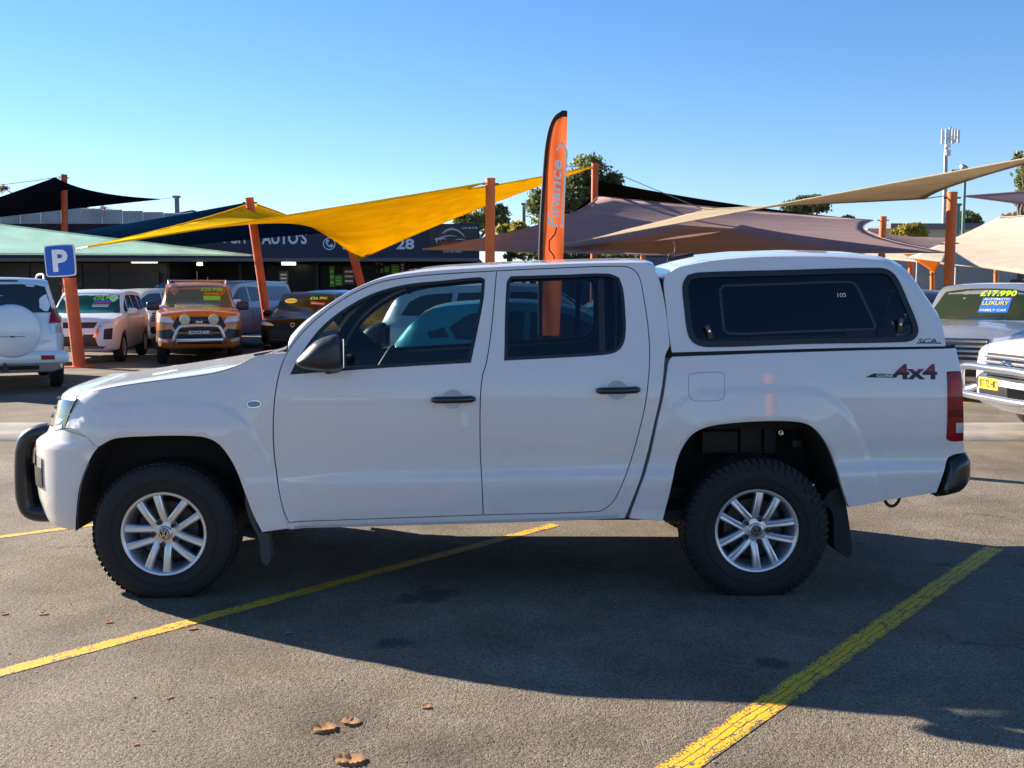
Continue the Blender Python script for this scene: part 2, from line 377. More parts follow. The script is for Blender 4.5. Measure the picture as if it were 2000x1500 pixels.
# black sail corner under the mirror and the quarter division bar of the rear window
sheet('mirror_sail', pxl([(568, 730), (582, 704), (612, 662), (640, 690), (672, 722)], step=.03), blackp, front_door, .002, .05)
sheet('division_bar', pxl([(1168, 545), (1180, 544), (1183, 692), (1171, 693)], step=.03), blackp, rear_door, -.012, .05)
def handle(door, x0, x1, y0, y1, cx, cy):
    xa, za = side(x0, (y0+y1)/2+1); xb, zb = side(x1, (y0+y1)/2-1); yb = float(S((xa+xb)/2, (za+zb)/2)[0])
    n = 14; pts = []; rr = []
    for i in range(n+1):
        t = i/n; pts.append((xa+(xb-xa)*t, yb-.012-.030*math.sin(math.pi*min(1, max(0, t)))**.5, za+(zb-za)*t)); rr.append(.0185*min(1, .72+5*min(t, 1-t)))
    MB().tube(pts, rr, 12).build('door_handle', mat('gloss_black', (.012, .012, .013), .25, coat=.6), door, 60)
    # dished cup behind the handle
    c = side(cx, cy); V = [(c[0], float(S(*c)[0])+.024, c[1])]; Fc = []; k = 28
    for ring, (r, dp) in enumerate(((.030, .021), (.046, .010), (.0545, .0005))):
        for i in range(k):
            a = 2*math.pi*i/k; x, z = c[0]+r*math.cos(a), c[1]+r*.92*math.sin(a); V.append((x, float(S(x, z)[0])+dp, z))
    Fc += [(0, 1+(i+1) % k, 1+i) for i in range(k)]
    for ring in range(2): Fc += [(1+ring*k+i, 1+ring*k+(i+1) % k, 1+(ring+1)*k+(i+1) % k, 1+(ring+1)*k+i) for i in range(k)]
    mesh_obj('handle_cup', V, Fc, white, door, 180)
handle(front_door, 846, 926, 772, 787, 884, 780); handle(rear_door, 1167, 1247, 754, 769, 1205, 762)
sheet('key_lock_label', pxl([(901, 805), (916, 805), (915, 831), (900, 831)], step=.05), mat('paper_label', (.86, .84, .80), .6), front_door, .0012, .05)
far_front = mirror(front_door); far_rear = mirror(rear_door); far_cab = mirror(cab_side)

# --- front fender, bed, canopy ---
FEN_px = [(511, 1040), (564, 1033), (552, 992), (542, 940), (535, 880), (534, 812), (539, 760), (549, 716), (562, 687), (534, 690), (500, 697), (468, 712), (424, 727), (360, 737), (288, 746), (216, 757), (170, 768), (150, 781), (138, 806), (126, 836), (148, 840), (168, 855), (191, 874), (223, 858), (288, 853), (360, 852), (399, 855), (424, 866), (442, 886), (460, 917), (478, 964), (493, 1004)]
fen = pxl(FEN_px, step=.02, corner=55)
ARF2 = pxl(ARF_px, closed=False, step=.03, corner=60); ARR2 = pxl(ARR_px, closed=False, step=.03, corner=60)
fender = panel('front_fender', offset_poly(fen, GAP), [], white, hem=.03)
ind = pxl([(482, 789), (486, 783), (506, 782), (511, 788), (507, 795), (487, 796)], step=.01, corner=80)
panel('side_indicator', ind, [], chrome, fender, off=.006, hem=.012, grid=.02); sheet('indicator_lens', offset_poly(ind, .006), mat('side_lens', (.25, .22, .23), .15, coat=1), fender, .0075, .03)
far_fender = mirror(fender)
BED_px = [(1229, 1012), (1251, 952), (1268, 900), (1283, 832), (1295, 780), (1302, 736), (1307, 706), (1313, 697), (1500, 690), (1700, 684), (1867, 680), (1874, 708), (1877, 724), (1849, 726), (1848, 860), (1880, 862), (1884, 876), (1884, 884), (1862, 888), (1850, 897), (1829, 962), (1744, 975), (1658, 991)]+ARR_px[::-1][1:]
bed_o = pxl(BED_px, step=.02, corner=50)
fuel = pxl([(1345, 742), (1347, 732), (1356, 729), (1406, 727), (1414, 731), (1415, 741), (1415, 772), (1412, 779), (1404, 782), (1358, 783), (1350, 779), (1346, 772)], step=.012, corner=70)
bed = panel('bed_side', offset_poly(bed_o, .001), [offset_poly(fuel, -.002)], white, hem=.03)
panel('fuel_flap', offset_poly(fuel, .002), [], white, bed, hem=.012, grid=.03)
sheet('fuel_recess', offset_poly(fuel, -.01), gapm, bed, -.012, .08)
tl = pxl([(1850, 734), (1856, 727), (1876, 725), (1879, 760), (1881, 800), (1881, 861), (1856, 861), (1850, 852)], step=.015, corner=60)
tail = panel('tail_light', offset_poly(tl, .001), [], redlens, bed, off=.006, hem=.03, grid=.02)
sheet('reverse_lamp', pxl([(1866, 826), (1880, 825), (1880, 845), (1866, 845)], step=.02), clearlens, tail, .0085, .02)
sheet('lamp_band', pxl([(1852, 800), (1880, 799), (1880, 815), (1852, 815)], step=.02), mat('dark_red_lens', (.12, .003, .005), .2, coat=.2, spec=.3), tail, .008, .02)
sheet('lamp_band', pxl([(1855, 742), (1878, 740), (1879, 764), (1855, 772)], step=.02), mat('bright_red_lens', (.50, .012, .018), .2, coat=.2, spec=.3), tail, .008, .02)
def grad_decal():
    m, n, l, p = principled('decal_print'); tc = n.new('ShaderNodeTexCoord'); s = n.new('ShaderNodeSeparateXYZ'); r = n.new('ShaderNodeValToRGB')
    l.new(tc.outputs['Generated'], s.inputs[0]); l.new(s.outputs[2], r.inputs[0]); r.color_ramp.elements[0].position = .40; r.color_ramp.elements[0].color = (.008, .008, .009, 1); r.color_ramp.elements[1].position = .55; r.color_ramp.elements[1].color = (.22, .02, .025, 1)
    l.new(r.outputs[0], p.inputs['Base Color']); p.inputs['Roughness'].default_value = .35; return m
dx0, dz0 = side(1747, 741); dx1, dz1 = side(1829, 711)
def on_bed(off): return lambda u, v: (u, float(S(u, v)[0])-off, v)
decm = grad_decal()
ww = dx1-dx0; hh = dz1-dz0
lettering('decal_lettering', '4x4', on_bed(.0022), decm, bed, h=hh, w=ww, bold=.035, x0=dx0, z0=dz0)
xs, zs = side(1690, 737)
sheet('decal_stripe', [(xs, zs), (xs+.16, zs-.002), (xs+.175, zs+.016), (xs+.045, zs+.020)], mat('decal_black', (.01, .01, .011), .35), bed, .0018, .02)
lettering('decal_lettering', 'CORE', on_bed(.0028), mat('decal_white', (.8, .8, .8), .4), bed, h=.0125, w=.085, bold=.03, x0=xs+.058, z0=zs+.0025)

CAN_px = [(1313, 688), (1307, 650), (1301, 594), (1297, 558), (1299, 538), (1330, 521), (1425, 507), (1537, 503), (1650, 507), (1728, 519), (1748, 530), (1764, 552), (1792, 596), (1826, 646), (1847, 676), (1700, 678), (1500, 683)]
can_o = pxl(CAN_px, step=.02)
CW = [(1335, 556), (1344, 539), (1364, 534), (1540, 529), (1716, 525), (1737, 530), (1752, 546), (1772, 590), (1789, 632), (1791, 650), (1782, 662), (1764, 666), (1570, 670), (1384, 676), (1359, 670), (1346, 654), (1338, 600)]
cwin = pxl(CW, step=.02)
CANOPY = bpy.data.objects.new('canopy', None); COL.objects.link(CANOPY); CANOPY.parent = TRUCK
can = panel('canopy_side', can_o, [cwin], mat('canopy_paint', (.80, .762, .716), .24, coat=.85, spec=.4, noise=.02, nscale=1.2), CANOPY, hem=.03)
can_mat = MATS['canopy_paint']
def can_window(par):
    panel('window_frame', offset_poly(cwin, -.004), [offset_poly(cwin, .024)], blackp, par, off=.006, hem=.02, grid=.05)
    sheet('window_pane', offset_poly(cwin, .018), g_dark, par, -.004, .06)
    inn = pxl([(1404, 566), (1412, 556), (1540, 552), (1662, 549), (1674, 556), (1712, 636), (1708, 645), (1560, 650), (1424, 654), (1412, 645)], step=.02)
    panel('inner_pane_rim', inn, [offset_poly(inn, .012)], mat('rim_grey', (.035, .035, .04), .35), par, off=.0002, hem=.006, grid=.05)
    sheet('inner_pane', offset_poly(inn, .010), mat('dark_pane', (.006, .007, .012), .08, coat=.5), par, -.0075, .08)
    for (px, py, q) in ((1384, 650, -.3), (1756, 637, .05)):
        x, z = side(px, py); y = float(S(x, z)[0])
        M = Matrix.Translation((x, y-.008, z)) @ Matrix.Rotation(q, 4, 'Y')
        MB().box(-.013, .013, -.012, .006, -.035, .045, M, .006).build('window_latch', mat('gloss_black', (.012, .012, .013), .25, coat=.6), par, 40)
        MB().lathe([(.0001, -.016), (.006, -.016), (.008, -.012), (.008, -.004)], 14, Matrix.Translation((x, y-.008, z+.01))).build('latch_screw', chrome, par, 50)
can_window(can)
x_, z_ = side(1636, 580)
lettering('pane_marking', '105', lambda u, v: (u, float(S(u, v)[0])-.0005, v), mat('decal_white', (.8, .8, .8), .4), can, h=.021, w=.045, x0=x_, z0=z_)
x_, z_ = side(1789, 671)
sheet('maker_stripe', [(x_, z_), (x_+.135, z_-.001), (x_+.13, z_+.006), (x_+.01, z_+.008)], mat('decal_grey', (.12, .12, .13), .4), can, .002, .02)
lettering('maker_lettering', 'SCA', on_bed(.0025), mat('decal_grey', (.12, .12, .13), .4), can, h=.024, w=.10, x0=x_+.008, z0=z_+.002, bold=.02, shear=.3)
far_can = mirror(can, CANOPY)
sheet('canopy_seal', pxl([(1311, 698), (1311, 687), (1500, 682), (1700, 677), (1866, 673), (1867, 681), (1700, 685), (1500, 691)], step=.03), gapm, CANOPY, -.004, .05)
mirror([o for o in CANOPY.children if o.name.startswith('canopy_seal')][0], CANOPY)

# --- lofted tops (roof + screen, bonnet, canopy roof), fitted to the photographed skyline ---
def top_loft(px_rail, px_sky, n, crown, bulge, above=True, x_ext=None):
    """sections at constant x from the rail on the side surface over to the centre line"""
    rail = pxl(px_rail, closed=False, step=.01); rail = rail[np.argsort(rail[:, 0])]
    xs = np.linspace(rail[0, 0], rail[-1, 0], n); sk = sorted(px_sky); skx = [p[0] for p in sk]; sky_ = [p[1] for p in sk]; rows = []
    zr = np.interp(xs, rail[:, 0], rail[:, 1]); zcs = []
    def section(x, z0, zc):
        y0 = float(S(x, z0)[0]); e = .01; T = np.array([(float(S(x, z0+e)[0])-y0)/e, 1.]); T /= np.linalg.norm(T)
        h = max(zc-z0, .002); P0 = np.array([y0, z0]); k = min(h*.9/T[1], .5); P1 = P0+T*k*.85; P2 = np.array([y0+bulge, zc-crown*.35]); P3 = np.array([YC, zc+crown])
        P2[1] = max(P2[1], z0+.3*h)
        tt = np.concatenate([np.linspace(0, .5, 14)**1.15, np.linspace(.5, 1, 9)[1:]])
        return [((1-t)**3*P0+3*t*(1-t)**2*P1+3*t*t*(1-t)*P2+t**3*P3) for t in tt]
    def skyerr(x, z0, zc):
        b = None
        sec = section(x, z0, zc)
        for p in sec+[np.array([2*YC-p[0], p[1]]) for p in sec[::3]]:
            u, v = project(TM @ Vector((x, p[0], p[1])))
            e = v-float(np.interp(u, skx, sky_))
            if b is None or e < b: b = e
        return b
    for x, z0 in zip(xs, zr):
        lo, hi = z0+.002, z0+.45
        if skyerr(x, z0, lo) < 0: zcs.append(lo); continue
        for _ in range(22):
            m_ = (lo+hi)/2
            if skyerr(x, z0, m_) > 0: lo = m_
            else: hi = m_
        zcs.append(lo)
    zcs = np.array(zcs)
    for _ in range(3): zcs[1:-1] = .25*zcs[:-2]+.5*zcs[1:-1]+.25*zcs[2:]
    return xs, [section(x, a, b) for x, a, b in zip(xs, zr, zcs)], zcs
def loft_obj(name, xs, secs, m, parent, i0=0, i1=None, j0=0, j1=None, mirror_half=True, off=0.):
    i1 = len(xs) if i1 is None else i1; J = len(secs[0]); j1 = J if j1 is None else j1; V = []; Fc = []
    cols = list(range(j0, j1)); full = mirror_half
    W = len(cols)*2-1 if full and j1 == J else len(cols)
    for i in range(i0, i1):
        row = [(xs[i], secs[i][j][0], secs[i][j][1]+off) for j in cols]
        if full and j1 == J: row += [(xs[i], 2*YC-secs[i][j][0], secs[i][j][1]+off) for j in cols[::-1][1:]]
        V += row
    for i in range(i1-i0-1):
        for j in range(W-1): a = i*W+j; Fc.append((a, a+1, a+W+1, a+W)[::-1])
    return mesh_obj(name, V, Fc, m, parent, 180)
ROOF_rail = [(562, 687), (582, 653), (617, 616), (669, 577), (718, 553), (760, 541), (840, 531), (970, 523), (1080, 518), (1200, 515), (1264, 517), (1280, 529)]
ROOF_sky = [(500, 697), (540, 675), (562, 656), (600, 622), (660, 582), (712, 554), (760, 536), (800, 526), (860, 518), (960, 512), (1080, 507), (1200, 504), (1258, 505), (1272, 510), (1284, 522), (1300, 560)]
rx, rs, rz = top_loft(ROOF_rail, ROOF_sky, 70, .022, .20)
hdr = int(np.searchsorted(rx, side(800, 530)[0]))
roof = loft_obj('roof', rx, rs, white, TRUCK, hdr, None)
JA = 9
pill = loft_obj('windscreen_pillar', rx, rs, white, TRUCK, 0, hdr+1, 0, JA+1, False); mirror(pill)
scr = loft_obj('windscreen', rx, rs, g_screen, TRUCK, 0, hdr+1, JA, None, True)
HOOD_rail = [(534, 690), (500, 697), (468, 712), (424, 727), (360, 737), (288, 746), (216, 757), (170, 768), (150, 781)]
HOOD_sky = [(100, 800), (115, 781), (126, 768), (162, 748), (216, 734), (288, 721), (360, 711), (432, 700), (504, 688), (532, 682), (600, 676)]
hx, hs, hz = top_loft(HOOD_rail, HOOD_sky, 44, .018, .34)
hood = loft_obj('bonnet', hx, hs, white, TRUCK)
# front lip of the bonnet rolls down to the grille
CAN_rail = [(1297, 558), (1299, 538), (1330, 521), (1425, 507), (1537, 503), (1650, 507), (1728, 519), (1748, 530), (1764, 552), (1792, 596), (1826, 646), (1847, 676)]
CAN_sky = [(1276, 530), (1286, 516), (1300, 508), (1350, 498), (1425, 491), (1537, 488), (1650, 491), (1740, 503), (1759, 510), (1774, 526), (1800, 567), (1837, 620), (1866, 674), (1880, 690)]
cx_, cs_, cz_ = top_loft(CAN_rail, CAN_sky, 80, .03, .20)
canroof = loft_obj('canopy_roof', cx_, cs_, can_mat, CANOPY)
def endcap(name, x, sec, z0, m, parent, flip):
    row = [(x, p[0], p[1]) for p in sec]+[(x, 2*YC-p[0], p[1]) for p in sec[::-1][1:]]
    V = row+[(x, p[1], z0) for p in row]; n = len(row); Fc = [((i, i+1, n+i+1, n+i) if flip else (i, n+i, n+i+1, i+1)) for i in range(n-1)]
    return mesh_obj(name, V, Fc, m, parent)
endcap('canopy_front', cx_[0]+.004, cs_[0], 1.20, can_mat, CANOPY, False)
endcap('cab_back', rx[-1]-.03, rs[-1], .5, gapm, TRUCK, True)

ra = onplane(1304, 508, .33); rb_2 = onplane(1354, 497, .33)
MB().tube([(ra[0], .33, ra[1]), (rb_2[0], .33, rb_2[1])], .012, 8).build('aerial_mount', gapm, CANOPY, 60)
rc = onplane(1312, 500, .33); MB().tube([(rc[0]+.018*math.cos(a), .33, rc[1]+.018*math.sin(a)) for a in np.linspace(0, 2*math.pi, 17)[:-1]], .0025, 5, closed=True).build('aerial_loop', dkmetal, CANOPY)
rd = onplane(1315, 470, .33); MB().tube([(rc[0]+.012, .33, rc[1]+.012), (rc[0]+.018, .33, rc[1]+.05), (rd[0], .33, rd[1])], .0022, 5).build('aerial_wire', dkmetal, CANOPY)
# --- nose: bumper, headlight, grille swept round the front ---
def nose_rows(z0, z1, nz, start, nt=26, full=True):
    """rows at height z running from start(z) on the side, round the nose to the centre"""
    rows = []
    for z in np.linspace(z0, z1, nz):
        xs_ = start(z); A = float(NOSE(z)); B = YC-float(S0(z)); n = 2.7
        u0 = max(0, min(.999, (XN-xs_)/A)); th0 = math.asin(u0**(n/2)) if xs_ < XN else 0.
        row = []
        if xs_ > XN:
            for x in np.linspace(xs_, XN, 6)[:-1]: row.append((x, float(S(x, z)[0]), z))
        else:
            for x in np.linspace(xs_, xs_, 6)[:-1]: row.append(None)
        for th in np.linspace(th0, math.pi/2, nt):
            X = A*abs(math.sin(th))**(2/n); Y = B*abs(math.cos(th))**(2/n); x = XN-X; y = YC-Y
            if x > -2.3: y = min(y, float(S(x, z)[0])+.002) if x > XN-.25 else y
            row.append((x, y, z))
        first = next(p for p in row if p); row = [p if p else first for p in row]
        rows.append(row)
    return rows
def rows_obj(name, rows, m, parent, mirror_it=True, push=0.):
    W = len(rows[0]); V = []; Fc = []
    for r_ in rows:
        V += r_
        if mirror_it: V += [(p[0], 2*YC-p[1], p[2]) for p in r_[::-1][1:]]
    WW = 2*W-1 if mirror_it else W
    for i in range(len(rows)-1):
        for j in range(WW-1): a = i*WW+j; Fc.append((a, a+WW, a+WW+1, a+1))
    if push: V = [(v[0]-push, v[1], v[2]) for v in V]
    return mesh_obj(name, V, Fc, m, parent, 40)
arch_l = sorted([(p[1], p[0]) for p in ARF2 if p[0] < -1.95 and p[1] < .9])
zb0 = side(147, 1041)[1]; ztop = side(124, 838)[1]
seam = [(zb0, -9)]
def bump_start(z): return float(np.interp(z, [a[0] for a in arch_l], [a[1] for a in arch_l]))
def bump_start2(z):
    return bump_start(z)
zmid = side(191, 874)[1]
bz = nose_rows(zb0+.002, zmid, 26, bump_start)
xseam = [(zmid, side(191, 874)[0]), (side(168, 855)[1], side(168, 855)[0]), (side(148, 840)[1]-.004, side(148, 840)[0]-.003), (ztop-.004, side(126, 837)[0]-.004)]
bz += nose_rows(zmid+.004, ztop-.004, 8, lambda z: interp(z, sorted(xseam)))
bumper = rows_obj('front_bumper', bz, white, TRUCK)
xk = side(178, 862)[0]
rows_obj('seam_backing', [[(q_[0]+.004, q_[1]+.012, q_[2]) for q_ in r_[:14]] for r_ in nose_rows(side(176, 860)[1], ztop+.012, 6, lambda z: xk)], white, bumper, False)
hl_r = sorted([(side(126, 836)[1], side(126, 836)[0]), (side(138, 806)[1], side(138, 806)[0]), (side(150, 783)[1], side(150, 783)[0])])
hz0 = ztop+.002; hz1 = hl_r[-1][0]
hrows = nose_rows(hz0, hz1, 10, lambda z: interp(z, hl_r)-.004)
hl_rows = [r_[:16] for r_ in hrows]; gr_rows = [r_[15:] for r_ in hrows]
headl = rows_obj('headlight', hl_rows, mat('lamp_cover', (.07, .075, .085), .08, metal=.2, coat=1.), TRUCK, False)
V_ = [[(p[0]+.035, p[1]+.012, p[2]) for p in r_] for r_ in hl_rows]
sheet('lamp_reflector', pxl([(112, 800), (132, 796), (128, 812), (118, 826), (108, 828)], step=.02), chrome, headl, .004, .03)
sheet('lamp_strip', pxl([(103, 834), (122, 829), (121, 836), (101, 843)], step=.02), mat('lamp_white', (.7, .72, .75), .2, coat=1), headl, .004, .03)
mirror(headl)
grille = rows_obj('grille', gr_rows, blackp, TRUCK)
for k_ in (2, 5, 8): 
    rr_ = [gr_rows[k_], [(p[0]-.012, p[1], p[2]+.008) for p in gr_rows[k_]], [(p[0], p[1], p[2]+.016) for p in gr_rows[k_]]]
    rows_obj('grille_bar', rr_, chrome, grille)
# bonnet front lip closing down to the lamps
lip0 = [(hx[0], p[0], p[1]) for p in hs[0]]
toprow = hrows[-1]; idx_ = np.linspace(0, len(toprow)-1, len(lip0)).round().astype(int)
liprows = []
for t in np.linspace(0, 1, 7):
    s_ = math.sin(t*math.pi/2); c_ = 1-math.cos(t*math.pi/2)
    row = []
    for j in range(len(lip0)):
        a = lip0[j]; b = toprow[idx_[j]]
        row.append((a[0]+(b[0]-a[0])*s_, a[1]+(b[1]-a[1])*s_, a[2]+(b[2]-a[2])*c_))
    liprows.append(row)
rows_obj('bonnet_lip', liprows[::-1], white, hood)
# fog lamp grille in the bumper corner
for zc, hh_, m_ in ((.685, .03, chrome), (.60, .055, blackp)):
    rws = nose_rows(zc-hh_, zc+hh_, 4, lambda z: -2.32); rws = [[(p[0]-.006, p[1]-.004, p[2]) for p in r_[12:24]] for r_ in rws]
    o_ = rows_obj('fog_lamp_trim' if m_ is chrome else 'fog_lamp', rws, m_, bumper, False); mirror(o_, bumper)
# lower intake
rws = [[(p[0]-.004, p[1], p[2]) for p in r_[20:]] for r_ in nose_rows(.52, .74, 5, lambda z: -2.32)]
rows_obj('lower_intake', rws, blackp, bumper)
# nudge bar: tube hoop in front of the bumper, seen from its end
ang = [(-.62, .40), (-.66, .43), (-.69, .50), (-.70, .62), (-.70, .85), (-.69, .93), (-.66, .985), (-.60, 1.0)]
bx0 = XN
def barpt(px, py, y): x, z = onplane(px, py, y); return Vector((x, y, z))
NB = empty('nudge_bar'); NB.parent = TRUCK
ya = YC-.44
hoop = [barpt(100, 842, ya), barpt(78, 846, ya), barpt(60, 854, ya), barpt(50, 868, ya), barpt(47, 892, ya), barpt(47, 945, ya), barpt(50, 976, ya), barpt(60, 996, ya), barpt(84, 1002, ya), barpt(115, 1000, ya)]
hp = [Vector(p) for p in smooth_poly(hoop, False, .02, 90)]
barm = mat('bar_black', (.02, .02, .022), .30, coat=.4)
MB().tube(hp, .050, 18).build('hoop_end', barm, NB, 60)
far_h = [Vector((p.x, 2*YC-p.y, p.z)) for p in hp]
MB().tube(far_h, .050, 18).build('hoop_end', barm, NB, 60)
k4 = hp[len(hp)//4]; k5 = hp[3*len(hp)//4]
MB().tube([k4, Vector((k4.x-.02, YC, k4.z)), Vector((k4.x, 2*YC-k4.y, k4.z))], .036, 14).build('cross_tube', barm, NB, 60)
MB().tube([k5, Vector((k5.x-.02, YC, k5.z)), Vector((k5.x, 2*YC-k5.y, k5.z))], .036, 14).build('cross_tube', barm, NB, 60)
MB().box(k5.x-.0, k5.x+.25, ya+.03, ya+.05, k5.z-.03, k5.z+.25, None, .005).build('mount_plate', dkmetal, NB, 40)

# --- rear bumper corner ---
rb = [side(1850, 897), side(1890, 883), side(1899, 894), side(1904, 920), side(1899, 942), side(1886, 957), side(1860, 966), side(1828, 971)]
x0r = onplane(1850, 897, .03)[0]; RB = []
rbp = smooth_poly([onplane(*p, .06) for p in ((1851, 897), (1870, 887), (1888, 883), (1897, 892), (1901, 918), (1897, 941), (1884, 956), (1858, 966), (1829, 970))], True, .02, 60)
P, T, lp = fill2d(rbp, [], .02); d_ = dist_poly(P, rbp, True)
cxr = rbp[:, 0].max()
V = [(p[0], .062-.07*math.sqrt(max(0, 1-(1-min(d/.05, 1))**2))+max(0, (p[0]-cxr+.16))**2*2.2, p[1]) for p, d in zip(P, d_)]
n_ = len(V); Fc = [tuple(t) for t in T]
lpn = lp[0]; b_ = len(V); m1 = len(lpn)
for yy in (.064, YC):
    V += [(p[0]+(.02 if yy > .5 else 0), yy if yy > .5 else .062+max(0, (p[0]-cxr+.16))**2*2.2, p[1]) for p in lpn]
Fc += [(b_+i, b_+m1+i, b_+m1+(i+1) % m1, b_+(i+1) % m1) for i in range(m1)]
rear_b = mesh_obj('rear_bumper', V, Fc, mat('bumper_black', (.014, .014, .015), .32, coat=.3), TRUCK, 50); mirror(rear_b)
# tailgate and tail panel
xt = side(1866, 760)[0]
MB().box(xt-.06, xt+.012, .16, 2*YC-.16, .55, 1.22, None, .012).build('tailgate', white, TRUCK, 40)
# tow loop, mud flaps
x_, z_ = onplane(1742, 972, .25)
pts = [(x_-.04, .25, z_+.02), (x_-.035, .25, z_-.02), (x_-.01, .25, z_-.045), (x_+.02, .25, z_-.04), (x_+.04, .25, z_-.01), (x_+.045, .25, z_+.03)]
MB().tube([Vector(p) for p in smooth_poly(pts, False, .01, 90)], .009, 8).build('tow_loop', dkmetal, TRUCK, 60)
def flap(pxs, y0, y1, m=rubber):
    P = smooth_poly([onplane(*p, y0) for p in pxs], True, .03, 60)
    o = MB().prism([tuple(p) for p in P], y0, y1).build('mud_flap', m, TRUCK, 30); mirror(o)
flap([(1604, 985), (1622, 960), (1645, 950), (1653, 988), (1662, 1050), (1663, 1084), (1655, 1090), (1631, 1072), (1629, 1040), (1624, 996)], .05, .30)
flap([(478, 960), (492, 985), (506, 1036), (524, 1042), (529, 1090), (522, 1105), (512, 1100), (505, 1050), (494, 1030), (480, 990)], .03, .10, mat('flap_grey', (.05, .05, .055), .6))

# --- wheel housings, floor, chassis ---
def housing(ar, name):
    n = len(ar); V = []; Fc = []; depths = (.004, .06, .32, .62)
    for k, d in enumerate(depths):
        for p in ar: V.append((p[0], (float(S(p[0], p[1])[0])+.006 if k == 0 else max(d, float(S(p[0], p[1])[0])+.02)), p[1]+(.002 if k == 0 else .01)))
    for k in range(len(depths)-1): Fc += [(k*n+i, k*n+i+1, (k+1)*n+i+1, (k+1)*n+i) for i in range(n-1)]
    b = len(depths)-1; Fc += [tuple(b*n+i for i in range(n))[::-1]]
    o = mesh_obj(name, V, Fc, liner, TRUCK, 50); mirror(o); return o
hF = housing(ARF2, 'wheel_housing'); hR = housing(ARR2, 'wheel_housing')
xa_, za_ = onplane(1352, 895, .45); xb_, zb_ = onplane(1530, 840, .45)
lm = mat('liner_grey', (.05, .05, .052), .7, noise=.2)
for i, (p0, p1) in enumerate((((1372, 842), (1444, 886)), ((1446, 832), (1490, 886)), ((1492, 834), (1518, 886)))):
    a = onplane(*p0, .5); b = onplane(*p1, .5)
    MB().box(a[0], b[0]-.006, .50, .53, b[1], a[1], None, .008).build('housing_panel', lm, hR, 30)
a = onplane(1556, 868, .42); MB().box(a[0]-.03, a[0]+.03, .40, .46, a[1]-.02, a[1]+.03, None, .008).build('spring_hanger', dkmetal, hR, 30)
a = onplane(1527, 846, .42); MB().lathe([(.0001, -.03), (.008, -.03), (.010, 0), (.014, .0), (.014, .02)], 10, Matrix.Translation((a[0], .44, a[1]))).build('liner_bolt', chrome, hR, 50)
zfl = .42
MB().box(-1.35, .95, .10, 2*YC-.10, zfl-.03, zfl+.02).build('floor_pan', gapm, TRUCK)
MB().box(1.9, 2.26, .12, 2*YC-.12, .56, .60).build('rear_floor', gapm, TRUCK)
for yy in (.42, 2*YC-.54): MB().box(-2.2, 1.5, yy, yy+.12, .40, .50, None, .01).build('chassis_rail', dkmetal, TRUCK)
MB().box(-2.25, -1.2, .35, 2*YC-.35, .45, .95).build('engine_block', gapm, TRUCK)
MB().box(.98, 2.25, .20, 2*YC-.20, .86, .92).build('bed_floor', gapm, TRUCK)
MB().box(-1.18, -1.10, .06, 2*YC-.06, .43, 1.12).build('firewall', gapm, TRUCK)
MB().box(.75, .80, .10, 2*YC-.10, .43, 1.22).build('cab_bulkhead', gapm, TRUCK)

